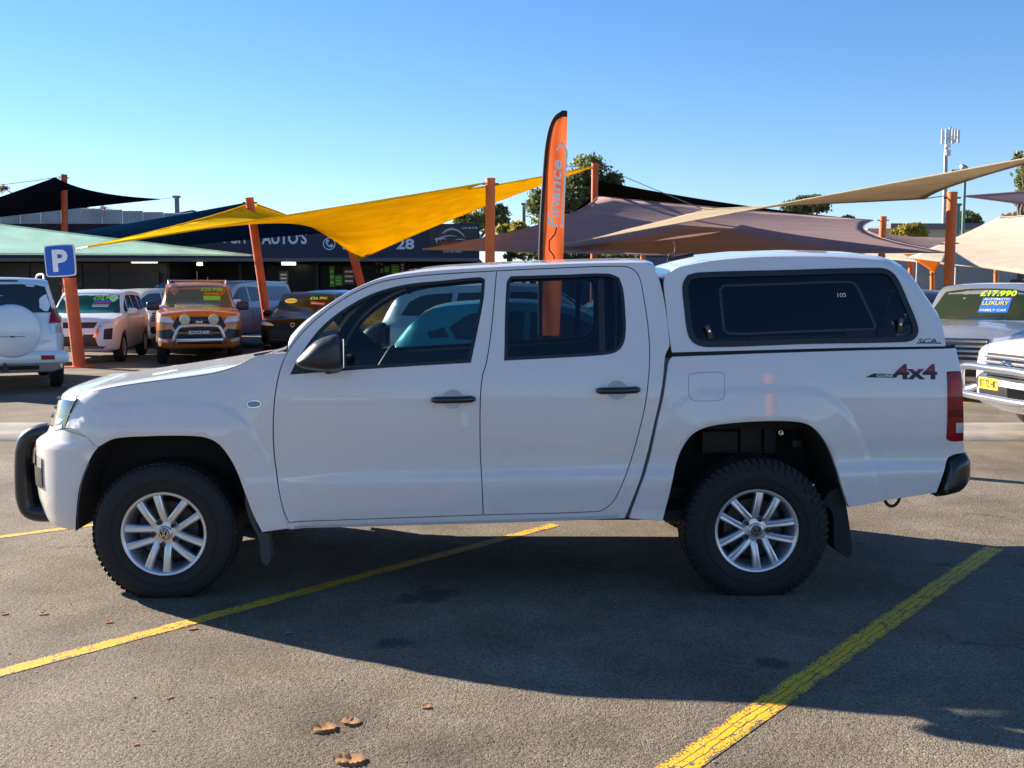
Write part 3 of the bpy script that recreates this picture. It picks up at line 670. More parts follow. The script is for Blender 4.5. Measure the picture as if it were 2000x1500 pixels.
# --- wheels ---
def wheel(px, py, rot, tread, steer=0.):
    x, z = onplane(px, py, .02); z = max(z, .33)
    RT = z+.029
    W = empty('wheel', (x, 0.0, z)); W.parent = TRUCK; W.rotation_euler = (0, 0, steer)
    w = .255; y0 = .012; sh = .03
    zr = .216
    prof = [(zr-.004, y0+.03), (zr+.004, y0+.012), (zr+.03, y0+.0), (zr+.075, y0-.006), (RT-.042, y0-.001), (RT-.022, y0+.008), (RT-.008, y0+.022), (RT-.001, y0+.042), (RT+.001, y0+w/2), (RT-.001, y0+w-.042), (RT-.008, y0+w-.022), (RT-.022, y0+w-.008), (RT-.05, y0+w-.002), (zr+.03, y0+w), (zr-.004, y0+w-.03)]
    mb = MB().lathe(prof, 96)
    # flatten at the ground
    mb.V = [(v[0], v[1], max(v[2], -z+.001)) for v in mb.V]
    ty = mb.build('tyre', rubber, W, 50)
    t = MB(); nb = 62 if tread else 70
    for i in range(nb):
        a = 2*math.pi*i/nb
        for row in range(5 if tread else 4):
            yy = y0+.032+row*(w-.09)/(4 if tread else 3); da = (row % 2)*math.pi/nb; hgt = .009 if tread else .0035
            M = Matrix.Rotation(-(a+da), 4, 'Y') @ Matrix.Translation((RT+hgt/2-.004, yy, 0)) @ Matrix.Rotation(.35*(1 if row % 2 else -1), 4, 'X')
            t.box(-hgt/2-.004, hgt/2, -.016, .022, -.0125, .0125, M)
        if tread:      # shoulder lugs
            M = Matrix.Rotation(-a, 4, 'Y') @ Matrix.Translation((RT-.026, y0+.010, 0)) @ Matrix.Rotation(.5, 4, 'Z')
            t.box(-.030 if i % 2 else -.012, .020, -.008, .012, -.011, .009, M)
    t.V = [(v[0], v[1], max(v[2], -z+.001)) for v in t.V]
    tag(t.build('tread_blocks', rubber, ty), kind='stuff')
    l_ = MB()   # raised sidewall ring
    l_.lathe([(zr+.052, y0-.004), (zr+.055, y0-.009), (zr+.059, y0-.009), (zr+.062, y0-.004)], 72).build('sidewall_ring', rubber, ty, 50)
    rim = MB().lathe([(zr-.004, y0+.032), (zr+.006, y0+.012), (zr+.003, y0+.006), (zr-.006, y0+.006), (zr-.013, y0+.014), (zr-.020, y0+.05), (zr-.035, y0+.20)], 80).build('rim', alloy, W, 50)
    sp = MB(); yf = y0+.018
    for k in range(5):
        mid = R(rot+72*k)
        for s in (-1, 1):
            a1 = mid+s*R(14.0); a0 = mid+s*R(31)
            p0 = Vector((.050*math.cos(a0), yf+.012, .050*math.sin(a0))); p1 = Vector(((zr-.008)*math.cos(a1), yf-.004, (zr-.008)*math.sin(a1)))
            d = (p1-p0).normalized(); sd_ = Vector((-d.z, 0, d.x)); L = 8; V = []; Fc = []
            for q in range(L+1):
                t_ = q/L; c = p0.lerp(p1, t_); c.y += -.010*math.sin(math.pi*t_)+.002; wd = .0195+.0025*t_-.002*math.sin(math.pi*t_)
                V += [c-sd_*wd+Vector((0, .03, 0)), c-sd_*wd*.92+Vector((0, .004, 0)), c-sd_*wd*.55, c+sd_*wd*.10+Vector((0, .003, 0)), c+sd_*wd*.55, c+sd_*wd*.92+Vector((0, .004, 0)), c+sd_*wd+Vector((0, .03, 0))]
            for q in range(L): Fc += [(q*7+j, (q+1)*7+j, (q+1)*7+j+1, q*7+j+1) for j in range(6)]
            MB().add(V, Fc).build('spoke', alloy, rim, 35)
    hubm = MB().lathe([(.0001, yf-.006), (.030, yf-.006), (.036, yf-.002), (.040, yf+.010), (.070, yf+.014), (.078, yf+.03)], 40).build('hub', alloy, rim, 35)
    cap = MB().lathe([(.0001, yf-.011), (.027, yf-.011), (.030, yf-.008), (.030, yf-.004)], 32).build('hub_cap', mat('cap_dark', (.05, .052, .06), .25, metal=.6), W, 40)
    em = MB().lathe([(.0235, yf-.0115), (.0235, yf-.014), (.0265, yf-.014), (.0265, yf-.0115)], 32)
    def stroke(pts, wd=.0026):
        for a, b in zip(pts[:-1], pts[1:]):
            a = Vector((a[0], 0, a[1])); b = Vector((b[0], 0, b[1])); d = (b-a).normalized(); s_ = Vector((-d.z, 0, d.x))*wd
            em.add([p+Vector((0, yf-.0135, 0)) for p in (a-s_, b-s_, b+s_, a+s_)], [(0, 1, 2, 3)])
    stroke([(-.010, .0205), (0, .003), (.010, .0205)]); stroke([(-.0215, .009), (-.011, -.019), (0, .000), (.011, -.019), (.0215, .009)])
    em.build('emblem', chrome, cap)
    for k in range(5):
        a = R(rot+72*k); MB().lathe([(.0001, yf+.002), (.008, yf+.002), (.0085, yf-.002), (.0115, yf-.002), (.0125, yf+.02)], 12, Matrix.Translation((.060*math.cos(a), 0, .060*math.sin(a)))).build('wheel_bolt', dkmetal, rim, 40)
    MB().lathe([(.05, y0+.10), (.155, y0+.10), (.155, y0+.125), (.05, y0+.125)], 48, None, True).build('brake_disc', mat('disc_steel', (.07, .065, .065), .5, metal=.8), W, 40)
    MB().lathe([(.0001, y0+.15), (.195, y0+.15)], 40).build('backing_plate', gapm, W)
    MB().lathe([(.02, y0+.1), (.05, y0+.1), (.05, YC)], 16).build('axle', gapm, W)
    return W
WFr = wheel(320, 1043, 42, False, R(1.5)); WRr = wheel(1478, 1037, 71, True)
for w_ in (WFr, WRr):
    c = w_.copy(); COL.objects.link(c); c.scale = (1, -1, 1); c.location = (w_.location.x, 2*YC, w_.location.z)
    for ch in list(w_.children):
        d = ch.copy(); COL.objects.link(d); d.parent = c
        for g in list(ch.children):
            e = g.copy(); COL.objects.link(e); e.parent = d

# --- door mirror ---
mo = smooth_poly([onplane(*p, -.13) for p in ((577, 708), (592, 688), (616, 666), (640, 656), (658, 654), (670, 664), (674, 682), (674, 706), (668, 721), (640, 726), (604, 722), (584, 717))], True, .012, 80)
P, T, lp = fill2d(mo, [], .012); d_ = dist_poly(P, mo, True); dm = d_.max()
bul = np.sqrt(np.clip(1-(1-np.clip(d_/(dm*1.02), 0, 1))**2, 0, 1))
V = [(p[0], -.12-.085*b, p[1]) for p, b in zip(P, bul)]; Fc = [tuple(t) for t in T]; b_ = len(V); V += [(p[0], -.12+.10*b, p[1]) for p, b in zip(P, bul*.7)]; Fc += [tuple(t+b_)[::-1] for t in T]
MIR = empty('door_mirror'); MIR.parent = TRUCK
bm = bmesh.new(); me_ = bpy.data.meshes.new('t'); me_.from_pydata(V, [], Fc); bm.from_mesh(me_); bmesh.ops.remove_doubles(bm, verts=bm.verts, dist=.0008); mb = MB(); mb._bm(bm)
mb.build('mirror_shell', mat('mirror_black', (.030, .030, .032), .36, bump=.12, bscale=1200), MIR, 80)
xm, zm = onplane(668, 700, -.1)
MB().tube([(xm-.07, -.10, zm-.05), (xm-.05, -.03, zm-.05), (xm-.05, .05, zm-.05)], [.03, .03, .035], 12).build('mirror_arm', blackp, MIR, 60)
xg = mo[:, 0].max()
MB().prism([tuple(p) for p in (np.array([(0, -.072), (0, .072), (.004, .072), (.004, -.072)])+np.array([xg-.006, (mo[:, 1].max()+mo[:, 1].min())/2]))], -.17, -.07).build('mirror_glass', mat('mirror_glass', (.6, .62, .65), .03, metal=1), MIR)
c = MIR.copy(); COL.objects.link(c); c.scale = (1, -1, 1); c.location = (0, 2*YC, 0)
for ch in list(MIR.children): d = ch.copy(); COL.objects.link(d); d.parent = c
# wiper
x_, z_ = onplane(507, 690, .5); 
MB().tube([onv for onv in [Vector((x_-.02, .45, z_-.008)), Vector((x_+.05, .50, z_+.004)), Vector((x_+.16, .62, z_+.02))]], .007, 6).build('wiper', gapm, TRUCK)
# greyer strip paints the shade along the lower sill
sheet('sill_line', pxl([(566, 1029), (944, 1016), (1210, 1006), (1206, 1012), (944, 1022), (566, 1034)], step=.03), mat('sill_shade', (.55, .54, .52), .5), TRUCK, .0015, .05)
# cab/bed gap sheets: grey for the light-catching wall below, dark for shade above
MB().box(.70, .93, .07, 2*YC-.07, .40, 1.68).build('gap_filler', gapm, TRUCK) if False else None
sheet('gap_filler', pxl([(1214, 1012), (1254, 900), (1284, 780), (1290, 700), (1318, 700), (1312, 780), (1290, 900), (1246, 1012)], step=.04), mat('gap_grey', (.11, .11, .115), .6), TRUCK, -.022, .05)
sheet('gap_shade', pxl([(1288, 712), (1300, 676), (1290, 600), (1280, 545), (1302, 545), (1308, 600), (1322, 690), (1316, 712)], step=.04), gapm, TRUCK, -.026, .05)

# --- cab interior ---
INT = empty('cab_interior'); INT.parent = TRUCK
def seat(x, y, w=.50, tall=.62, tilt=.28):
    o = MB(); M = Matrix.Translation((x, y, .62))
    o.box(-.28, .25, -w/2, w/2, -.10, .12, M, .05)
    M2 = M @ Matrix.Translation((.22, 0, .10)) @ Matrix.Rotation(tilt, 4, 'Y'); o.box(-.07, .07, -w/2, w/2, 0, tall, M2, .05)
    s = o.build('seat', seatm, INT, 50)
    h = MB(); h.box(-.05, .05, -.13, .13, tall+.06, tall+.24, M2, .04); h.tube([M2 @ Vector((0, -.06, tall-.02)), M2 @ Vector((0, -.06, tall+.1))], .008, 6); h.tube([M2 @ Vector((0, .06, tall-.02)), M2 @ Vector((0, .06, tall+.1))], .008, 6)
    h.build('headrest', seatm, s, 50)
xs_f = onplane(985, 640, .5)[0]
seat(xs_f-.50, .52); seat(xs_f-.50, 2*YC-.52)
seat(xs_f+.55, .52, .55, .55, .2); seat(xs_f+.55, 2*YC-.52, .55, .55, .2)
# dash, steering wheel on the far (right-hand) side, screen mirror
xd = onplane(640, 700, .6)[0]
MB().prism([(xd-.42, .70), (xd-.42, 1.08), (xd-.25, 1.14), (xd-.02, 1.15), (xd+.06, 1.10), (xd+.02, .95), (xd+.05, .70)], .12, 2*YC-.12).build('dashboard', trim, INT, 30)
MB().box(xd-.12, xd+.02, 2*YC-.70, 2*YC-.36, 1.13, 1.19, None, .03).build('binnacle', trim, INT, 40)
SW = Matrix.Translation((xd+.20, 2*YC-.53, 1.08)) @ Matrix.Rotation(-1.05, 4, 'Y')
rimp = [SW @ Vector((.185*math.cos(a), .185*math.sin(a), 0)) for a in np.linspace(0, 2*math.pi, 33)[:-1]]
st = MB().tube(rimp, .016, 8, closed=True).build('steering_wheel', trim, INT, 60)
sp_ = MB(); sp_.box(-.05, .05, -.06, .06, -.03, .02, SW, .02); sp_.box(-.02, .02, -.18, .18, -.012, .006, SW); sp_.box(-.18, .0, -.02, .02, -.012, .006, SW); sp_.build('wheel_boss', trim, st, 40)
xr, zr_ = onplane(800, 580, YC); MB().box(xr-.02, xr+.01, YC-.12, YC+.12, 1.58, 1.64, None, .015).build('rear_view_mirror', trim, INT, 40)
# headliner just under the roof and door inner trim
hl_ = [[(p[0]+.02 if p[0] < YC-.05 else p[0], p[1]-.035) for p in s_] for s_ in rs]
loft_obj('headliner', rx, hl_, trim, INT, hdr, len(rx)-2)
for yy in (.11, 2*YC-.13): MB().box(-1.05, .72, yy, yy+.02, .45, 1.19).build('door_trim', trim, INT)
MB().box(.70, .75, .30, 2*YC-.30, 1.1, 1.18).build('parcel_shelf', trim, INT)
# ------------------------------------------------------------------ ground
def asphalt():
    m, n, l, p = principled('asphalt'); tc = n.new('ShaderNodeTexCoord')
    def noise(scale, det=4, rough=.6):
        t = n.new('ShaderNodeTexNoise'); t.inputs['Scale'].default_value = scale; t.inputs['Detail'].default_value = det; t.inputs['Roughness'].default_value = rough; l.new(tc.outputs['Object'], t.inputs['Vector']); return t
    def ramp(src, a, b, ca, cb):
        r = n.new('ShaderNodeValToRGB'); r.color_ramp.elements[0].position = a; r.color_ramp.elements[1].position = b; r.color_ramp.elements[0].color = (*ca, 1); r.color_ramp.elements[1].color = (*cb, 1); l.new(src, r.inputs[0]); return r
    def mix(a, b, fac, mode='MULTIPLY'):
        x = n.new('ShaderNodeMix'); x.data_type = 'RGBA'; x.blend_type = mode
        if isinstance(fac, float): x.inputs[0].default_value = fac
        else: l.new(fac, x.inputs[0])
        l.new(a, x.inputs[6]); l.new(b, x.inputs[7]); return x.outputs[2]
    big = noise(.35, 5); c = ramp(big.outputs[0], .3, .72, (.175, .147, .110), (.240, .205, .158))
    v = n.new('ShaderNodeTexVoronoi'); v.inputs['Scale'].default_value = 165; l.new(tc.outputs['Object'], v.inputs['Vector'])
    v2 = n.new('ShaderNodeTexVoronoi'); v2.inputs['Scale'].default_value = 48; l.new(tc.outputs['Object'], v2.inputs['Vector'])
    sp = n.new('ShaderNodeSeparateColor'); l.new(v.outputs['Color'], sp.inputs[0])
    stone = ramp(sp.outputs[0], .0, 1., (.58, .56, .54), (1.45, 1.42, 1.37)); col = mix(c.outputs[0], stone.outputs[0], 1.)
    md = noise(2.6, 6, .7); dirt = ramp(md.outputs[0], .45, .75, (1, 1, 1), (.70, .62, .54)); col = mix(col, dirt.outputs[0], .75)
    pit = noise(75, 3, .6); pr_ = ramp(pit.outputs[0], .34, .45, (.26, .24, .23), (1, 1, 1)); col = mix(col, pr_.outputs[0], .9)
    # hairline cracks wandering over the yard, only here and there
    wv = noise(1.6, 4); dv = n.new('ShaderNodeVectorMath'); dv.operation = 'MULTIPLY_ADD'; l.new(wv.outputs['Color'], dv.inputs[0]); dv.inputs[1].default_value = (.9, .9, 0); l.new(tc.outputs['Object'], dv.inputs[2])
    ck = n.new('ShaderNodeTexVoronoi'); ck.feature = 'DISTANCE_TO_EDGE'; ck.inputs['Scale'].default_value = .55; l.new(dv.outputs[0], ck.inputs['Vector'])
    cl_ = ramp(ck.outputs['Distance'], .0, .006, (.42, .40, .38), (1, 1, 1)); mk = noise(.5, 2); mr_ = ramp(mk.outputs[0], .50, .60, (0, 0, 0), (1, 1, 1)); col = mix(col, cl_.outputs[0], mr_.outputs[0])
    sm_ = noise(7, 6, .75); sr_ = ramp(sm_.outputs[0], .60, .72, (1, 1, 1), (.62, .57, .52)); col = mix(col, sr_.outputs[0], .6)
    wide = noise(.9, 5, .65); wr_ = ramp(wide.outputs[0], .38, .66, (.70, .67, .64), (1.13, 1.12, 1.10)); col = mix(col, wr_.outputs[0], 1.)
    # oil drips with a shape of their own
    for (px, py, r, q) in ((845, 1160, .17, .9), (775, 1255, .11, .8), (1505, 1295, .09, .8), (800, 1170, .09, .8), (1150, 1440, .22, .45), (640, 1400, .25, .35), (900, 1480, .3, .35)):
        g_ = ground(px, py); mp = n.new('ShaderNodeMapping'); mp.inputs['Location'].default_value = (-g_.x, -g_.y, 0); l.new(tc.outputs['Object'], mp.inputs[0])
        ln = n.new('ShaderNodeVectorMath'); ln.operation = 'LENGTH'; l.new(mp.outputs[0], ln.inputs[0])
        nz = noise(9, 7, .75); ad = n.new('ShaderNodeMath'); ad.operation = 'MULTIPLY_ADD'; l.new(nz.outputs[0], ad.inputs[0]); ad.inputs[1].default_value = r*2.6; l.new(ln.outputs['Value'], ad.inputs[2])
        rr = n.new('ShaderNodeMapRange'); rr.inputs[1].default_value = r*1.75; rr.inputs[2].default_value = r*2.25; rr.inputs[3].default_value = 1-q*.62; rr.inputs[4].default_value = 1.; l.new(ad.outputs[0], rr.inputs[0])
        col = mix(col, rr.outputs[0], 1.)
    l.new(col, p.inputs['Base Color']); p.inputs['Roughness'].default_value = .88; p.inputs['Specular IOR Level'].default_value = .3
    h1 = n.new('ShaderNodeMath'); h1.operation = 'MULTIPLY_ADD'; l.new(v.outputs['Distance'], h1.inputs[0]); h1.inputs[1].default_value = -1.; 
    h2 = n.new('ShaderNodeMath'); h2.operation = 'MULTIPLY'; l.new(v2.outputs['Distance'], h2.inputs[0]); h2.inputs[1].default_value = -.8; l.new(h2.outputs[0], h1.inputs[2])
    b = n.new('ShaderNodeBump'); b.inputs['Strength'].default_value = .5; b.inputs['Distance'].default_value = .0055; l.new(h1.outputs[0], b.inputs['Height']); l.new(b.outputs[0], p.inputs['Normal'])
    return m
asph = asphalt()
gnd = mesh_obj('ground', [(-900, -300, 0), (900, -300, 0), (900, 1800, 0), (-900, 1800, 0)], [(0, 1, 2, 3)], asph); tag(gnd, kind='structure')
def paint_line():
    """worn yellow road paint: cracks run along and across it, edges flake"""
    m, n, l, p = principled('yellow_line_paint'); at_ = n.new('ShaderNodeUVMap'); at_.uv_map = 'line'; tc = n.new('ShaderNodeTexCoord')
    sx = n.new('ShaderNodeSeparateXYZ'); l.new(at_.outputs[0], sx.inputs[0])
    nz = n.new('ShaderNodeTexNoise'); nz.inputs['Scale'].default_value = 9; nz.inputs['Detail'].default_value = 5; l.new(tc.outputs['Object'], nz.inputs['Vector'])
    def M(op, a, b=None, c=None):
        q = n.new('ShaderNodeMath'); q.operation = op
        for i, v in enumerate((a, b, c)):
            if v is None: continue
            if isinstance(v, (int, float)): q.inputs[i].default_value = v
            else: l.new(v, q.inputs[i])
        return q.outputs[0]
    wob = M('MULTIPLY_ADD', nz.outputs[0], .30, -.15); u = M('ADD', sx.outputs[0], wob)
    f = None
    for c, w in ((.36, .022), (.62, .020)):
        d = M('ABSOLUTE', M('SUBTRACT', u, c)); k = M('LESS_THAN', d, w); f = k if f is None else M('MAXIMUM', f, k)
    vo = n.new('ShaderNodeTexVoronoi'); vo.feature = 'DISTANCE_TO_EDGE'; vo.inputs['Scale'].default_value = 7
    dv = n.new('ShaderNodeVectorMath'); dv.operation = 'MULTIPLY_ADD'; l.new(nz.outputs['Color'], dv.inputs[0]); dv.inputs[1].default_value = (.25, .25, 0); l.new(tc.outputs['Object'], dv.inputs[2]); l.new(dv.outputs[0], vo.inputs['Vector'])
    cr = M('LESS_THAN', vo.outputs[0], .016); hi = M('LESS_THAN', M('ABSOLUTE', M('SUBTRACT', sx.outputs[0], .5)), .30); f = M('MAXIMUM', f, M('MULTIPLY', cr, hi))
    fine = n.new('ShaderNodeTexNoise'); fine.inputs['Scale'].default_value = 130; fine.inputs['Detail'].default_value = 3; l.new(tc.outputs['Object'], fine.inputs['Vector'])
    edge = M('ABSOLUTE', M('SUBTRACT', sx.outputs[0], .5)); wear = M('ADD', M('MULTIPLY', edge, .62), M('MULTIPLY', fine.outputs[0], .85)); wk = M('GREATER_THAN', wear, M('MULTIPLY_ADD', nz.outputs[0], -.34, .845)); f = M('MAXIMUM', f, wk)
    mx = n.new('ShaderNodeMix'); mx.data_type = 'RGBA'; l.new(f, mx.inputs[0]); mx.inputs[6].default_value = (.84, .46, .008, 1); mx.inputs[7].default_value = (.10, .088, .07, 1)
    l.new(mx.outputs[2], p.inputs['Base Color']); p.inputs['Roughness'].default_value = .7
    b = n.new('ShaderNodeBump'); b.inputs['Strength'].default_value = .5; b.inputs['Distance'].default_value = .006; b.invert = True; hh = M('ADD', M('MULTIPLY', f, .8), M('MULTIPLY', fine.outputs[0], .5)); l.new(hh, b.inputs['Height']); l.new(b.outputs[0], p.inputs['Normal'])
    return m
ylp = paint_line()
def road_line(a, b, w, ext=0., z=.002):
    A = ground(*a, z); B = ground(*b, z); d = (B-A); L = d.length; d.normalize(); A = A-d*ext; L += ext; s = Vector((-d.y, d.x, 0))*(w/2); n = max(2, int(L/.25)); V = []; uv = []; Fc = []
    for i in range(n+1):
        c = A+d*(L*i/n); V += [c-s, c+s]; uv += [(0, L*i/n), (1, L*i/n)]
    Fc = [(2*i+1, 2*i, 2*i+2, 2*i+3) for i in range(n)]
    o = mesh_obj('bay_line', V, Fc, ylp); ul = o.data.uv_layers.new(name='line')
    for lp in o.data.loops: ul.data[lp.index].uv = uv[lp.vertex_index]
    tag(o, kind='structure'); return o
road_line((1322, 1500), (1942, 1070), .122, ext=1.2)
road_line((-10, 1316), (1085, 1024), .10, ext=.5)
road_line((-60, 1056), (330, 1006), .085, ext=1.5)
road_line((1878, 786), (2200, 780), .11)
# concrete spoon drain across the yard behind the truck
conc = mat('concrete', (.30, .27, .23), .85, noise=.25, nscale=3, bump=.3, bscale=60)
dr = MB(); prof = [(0, .0), (.05, .03), (.45, .045), (.60, .02), (.85, .015), (1.0, .04), (1.35, .035), (1.45, 0)]
ya_ = ground(1900, 862).y; xsn = np.linspace(-40, 40, 41)
for x in xsn: dr.V += [(x, ya_+p[0], p[1]) for p in prof]
k_ = len(prof); dr.F = [(i*k_+j, (i+1)*k_+j, (i+1)*k_+j+1, i*k_+j+1) for i in range(40) for j in range(k_-1)]
tag(dr.build('drain_channel', conc, None, 40), kind='structure')
# dry leaves and bits
leafm = fabric('dry_leaf', (.62, .36, .19), .4)
def leaf(px, py, L, rz, label, curl=.22):
    c = ground(px, py); n = 14; V = []; Fc = []
    rnd = random.Random(int(px*7+py))
    for i in range(n+1):
        t = i/n; w = L*.32*math.sin(math.pi*t)**.7*(1+.35*rnd.uniform(-1, 1)); z = .003+curl*L*.22*abs(math.sin(t*5+rnd.random()))
        for q in (-1, -.5, 0, .5, 1): V.append((L*(t-.5), w*q, z+curl*L*.3*q*q*math.sin(t*3.1+.4)))
    for i in range(n):
        for j in range(4): a = i*5+j; Fc.append((a, a+1, a+6, a+5))
    o = mesh_obj('dry_leaf', V, Fc, leafm, None, 60); o.location = c; o.rotation_euler = (0, 0, rz); tag(o, label, 'leaf', 'dry leaves on the asphalt'); return o
for a in ((375, 1229, .055, .3, 'curled dry leaf at the shadow edge beside the yellow line'),
          (632, 1425, .11, .5, 'larger crumpled brown leaf of a close pair on the sunlit asphalt'), (683, 1412, .085, -.2, 'smaller crumpled brown leaf of a close pair on the sunlit asphalt'),
          (683, 1487, .12, .2, 'large torn brown leaf lying alone on sunlit asphalt'), (831, 1382, .05, .1, 'small tan leaf lying alone between oil stain and crumpled leaves'),
          (84, 1200, .055, .1, 'pale dry leaf on asphalt ahead of the front wheel'), (212, 1216, .045, -.1, 'pale dry leaf between the front tyre and the yellow line'),
          (330, 1363, .035, .6, 'small pale leaf scrap lying below the yellow line'), (8, 1200, .05, 0, 'dry leaf at the far end of the yellow line'),
          (264, 1455, .03, .2, 'tiny leaf scrap on rough asphalt'), (565, 1238, .045, .5, 'thin dry leaf lying in the truck shadow')): leaf(*a)
bits = MB(); rb_ = random.Random(5)
for i in range(140):
    px = rb_.uniform(-50, 2050); py = rb_.uniform(1060, 1500); c = ground(px, py); s = rb_.uniform(.002, .0055); M = Matrix.Translation((c.x, c.y, s*.4)) @ Matrix.Rotation(rb_.uniform(0, 6), 4, 'Z') @ Matrix.Rotation(rb_.uniform(-.4, .4), 4, 'X'); bits.box(-s, s, -s*.6, s*.6, -s*.4, s*.4, M)
tag(bits.build('grit', mat('grit', (.30, .26, .21), .85, noise=.5, nscale=30)), 'loose grit and leaf crumbs scattered over the asphalt', 'grit', kind='stuff')
# ------------------------------------------------------------------ background vehicles
carglass = mat('car_glass', (.022, .030, .028), .04, coat=.6); carglass_g = mat('car_glass_green', (.018, .036, .022), .05, coat=.6); carglass_b = mat('car_glass_brown', (.050, .052, .028), .06, coat=.6)
cglass_blue = mat('car_glass_blue', (.02, .05, .09), .05, coat=.6)
lampm = mat('headlamp', (.72, .74, .78), .10, metal=.25, coat=1.); lampdk = mat('lamp_dark', (.06, .065, .07), .1, coat=1.)
trimblk = mat('trim_black', (.016, .017, .019), .5); silver_tube = mat('silver_tube', (.6, .62, .66), .25, metal=.9)
plate_w = mat('plate_white', (.78, .78, .76), .45); plate_y = mat('plate_yellow', (.75, .55, .03), .45); ink = mat('ink', (.012, .012, .012), .5)
lime = mat('sticker_lime', (.30, .85, .03), .5); limey = mat('sticker_yellow_lime', (.55, .85, .02), .5); st_red = mat('sticker_red', (.55, .04, .03), .5); st_blue = mat('sticker_blue', (.03, .16, .55), .5); st_white = mat('sticker_white', (.8, .8, .8), .5); st_org = mat('sticker_orange', (.85, .32, .02), .5); st_yel = mat('sticker_yellow', (.85, .66, .03), .5)
def paint(name, c, metal=0., rough=.3): return mat(name, c, rough, metal, coat=1., noise=.03, nscale=1.2)
SUV = dict(L=4.7, W=1.86, H=1.72, xf=.92, xr=3.62, r=.36,
    deck=[(0, .66), (.02, .82), (.07, .93), (.18, 1.0), (.5, 1.05), (1.25, 1.12), (1.6, 1.14), (3.0, 1.13), (4.3, 1.16), (4.6, 1.12), (4.68, 1.0), (4.7, .85)],
    roof=[(1.20, 1.10), (1.30, 1.14), (2.05, 1.63), (2.25, 1.69), (2.9, 1.72), (3.8, 1.69), (4.15, 1.65), (4.32, 1.56), (4.62, 1.12), (4.7, .9)],
    zb=[(0, .46), (.05, .34), (.2, .26), (4.4, .30), (4.62, .40), (4.7, .5)], hw=[(0, .72), (.04, .80), (.12, .88), (.3, .95), (.6, .985), (1, 1), (3.8, 1), (4.3, .97), (4.58, .91), (4.7, .82)],
    ws=[(1.20, .70), (1.60, .53)], lean=.76)
HATCH = dict(SUV, L=4.05, W=1.70, H=1.50, xf=.80, xr=3.35, r=.31,
    deck=[(0, .52), (.02, .66), (.1, .76), (.3, .85), (1.0, .95), (1.3, .97), (3.0, 1.0), (3.8, 1.02), (3.98, .95), (4.05, .75)],
    roof=[(1.0, .94), (1.1, .97), (1.85, 1.40), (2.1, 1.46), (2.6, 1.50), (3.2, 1.47), (3.5, 1.42), (3.95, .99), (4.05, .8)],
    zb=[(0, .38), (.06, .26), (.2, .2), (3.8, .24), (3.95, .32), (4.05, .42)], hw=[(0, .68), (.04, .78), (.14, .87), (.35, .95), (.7, .99), (1.2, 1), (3.2, 1), (3.75, .96), (3.97, .88), (4.05, .8)])
UTE = dict(SUV, L=5.3, W=1.86, H=1.82, xf=.93, xr=4.13, r=.40,
    deck=[(0, .72), (.02, .92), (.06, 1.04), (.15, 1.12), (.5, 1.17), (1.25, 1.22), (1.6, 1.22), (3.2, 1.22), (5.1, 1.20), (5.27, 1.18), (5.3, 1.0)],
    roof=[(1.3, 1.19), (1.4, 1.23), (2.05, 1.72), (2.25, 1.79), (2.7, 1.82), (3.1, 1.79), (3.35, 1.72), (3.5, 1.22), (3.6, 1.0)],
    zb=[(0, .56), (.05, .44), (.2, .36), (5.0, .45), (5.2, .5), (5.3, .6)], hw=[(0, .78), (.04, .85), (.12, .91), (.3, .96), (.6, .99), (1, 1), (4.9, 1), (5.2, .98), (5.3, .93)])
_wheels = {}
def bgwheel(parent, x, y, r, mrim, sgn):
    key = (round(r, 3), mrim.name)
    if key not in _wheels:
        t = MB().lathe([(r*.60, .03), (r*.64, .008), (r*.80, .0), (r*.93, .01), (r, .05), (r, .17), (r*.93, .21), (r*.6, .21)], 40)
        rm = MB().lathe([(r*.62, .02), (r*.60, .012), (r*.57, .02), (r*.55, .12)], 32)
        for k in range(10):
            a = 2*math.pi*k/10; M = Matrix.Rotation(-a, 4, 'Y'); rm.box(r*.10, r*.58, .022, .04, -r*.045, r*.045, M)
        rm.lathe([(.001, .014), (r*.13, .014), (r*.16, .03)], 16)
        dk = MB().lathe([(.001, .10), (r*.58, .10)], 24)
        ob = [t.build('tyre', rubber, None, 50), rm.build('rim', mrim, None, 40), dk.build('brake_disc', gapm, None)]
        _wheels[key] = [o.data for o in ob]
        for o in ob: bpy.data.objects.remove(o)
    w = bpy.data.objects.new('wheel', None); COL.objects.link(w); w.parent = parent; w.location = (x, y, r); w.scale = (1, sgn, 1)
    for nm, me in zip(('tyre', 'rim', 'brake_disc'), _wheels[key]):
        o = bpy.data.objects.new(nm, me); COL.objects.link(o); o.parent = w
    return w
def arc(cx, cz, rx_, rz_, n=20): return [(cx+rx_*math.cos(2*math.pi*i/n), cz+rz_*math.sin(2*math.pi*i/n)) for i in range(n)]
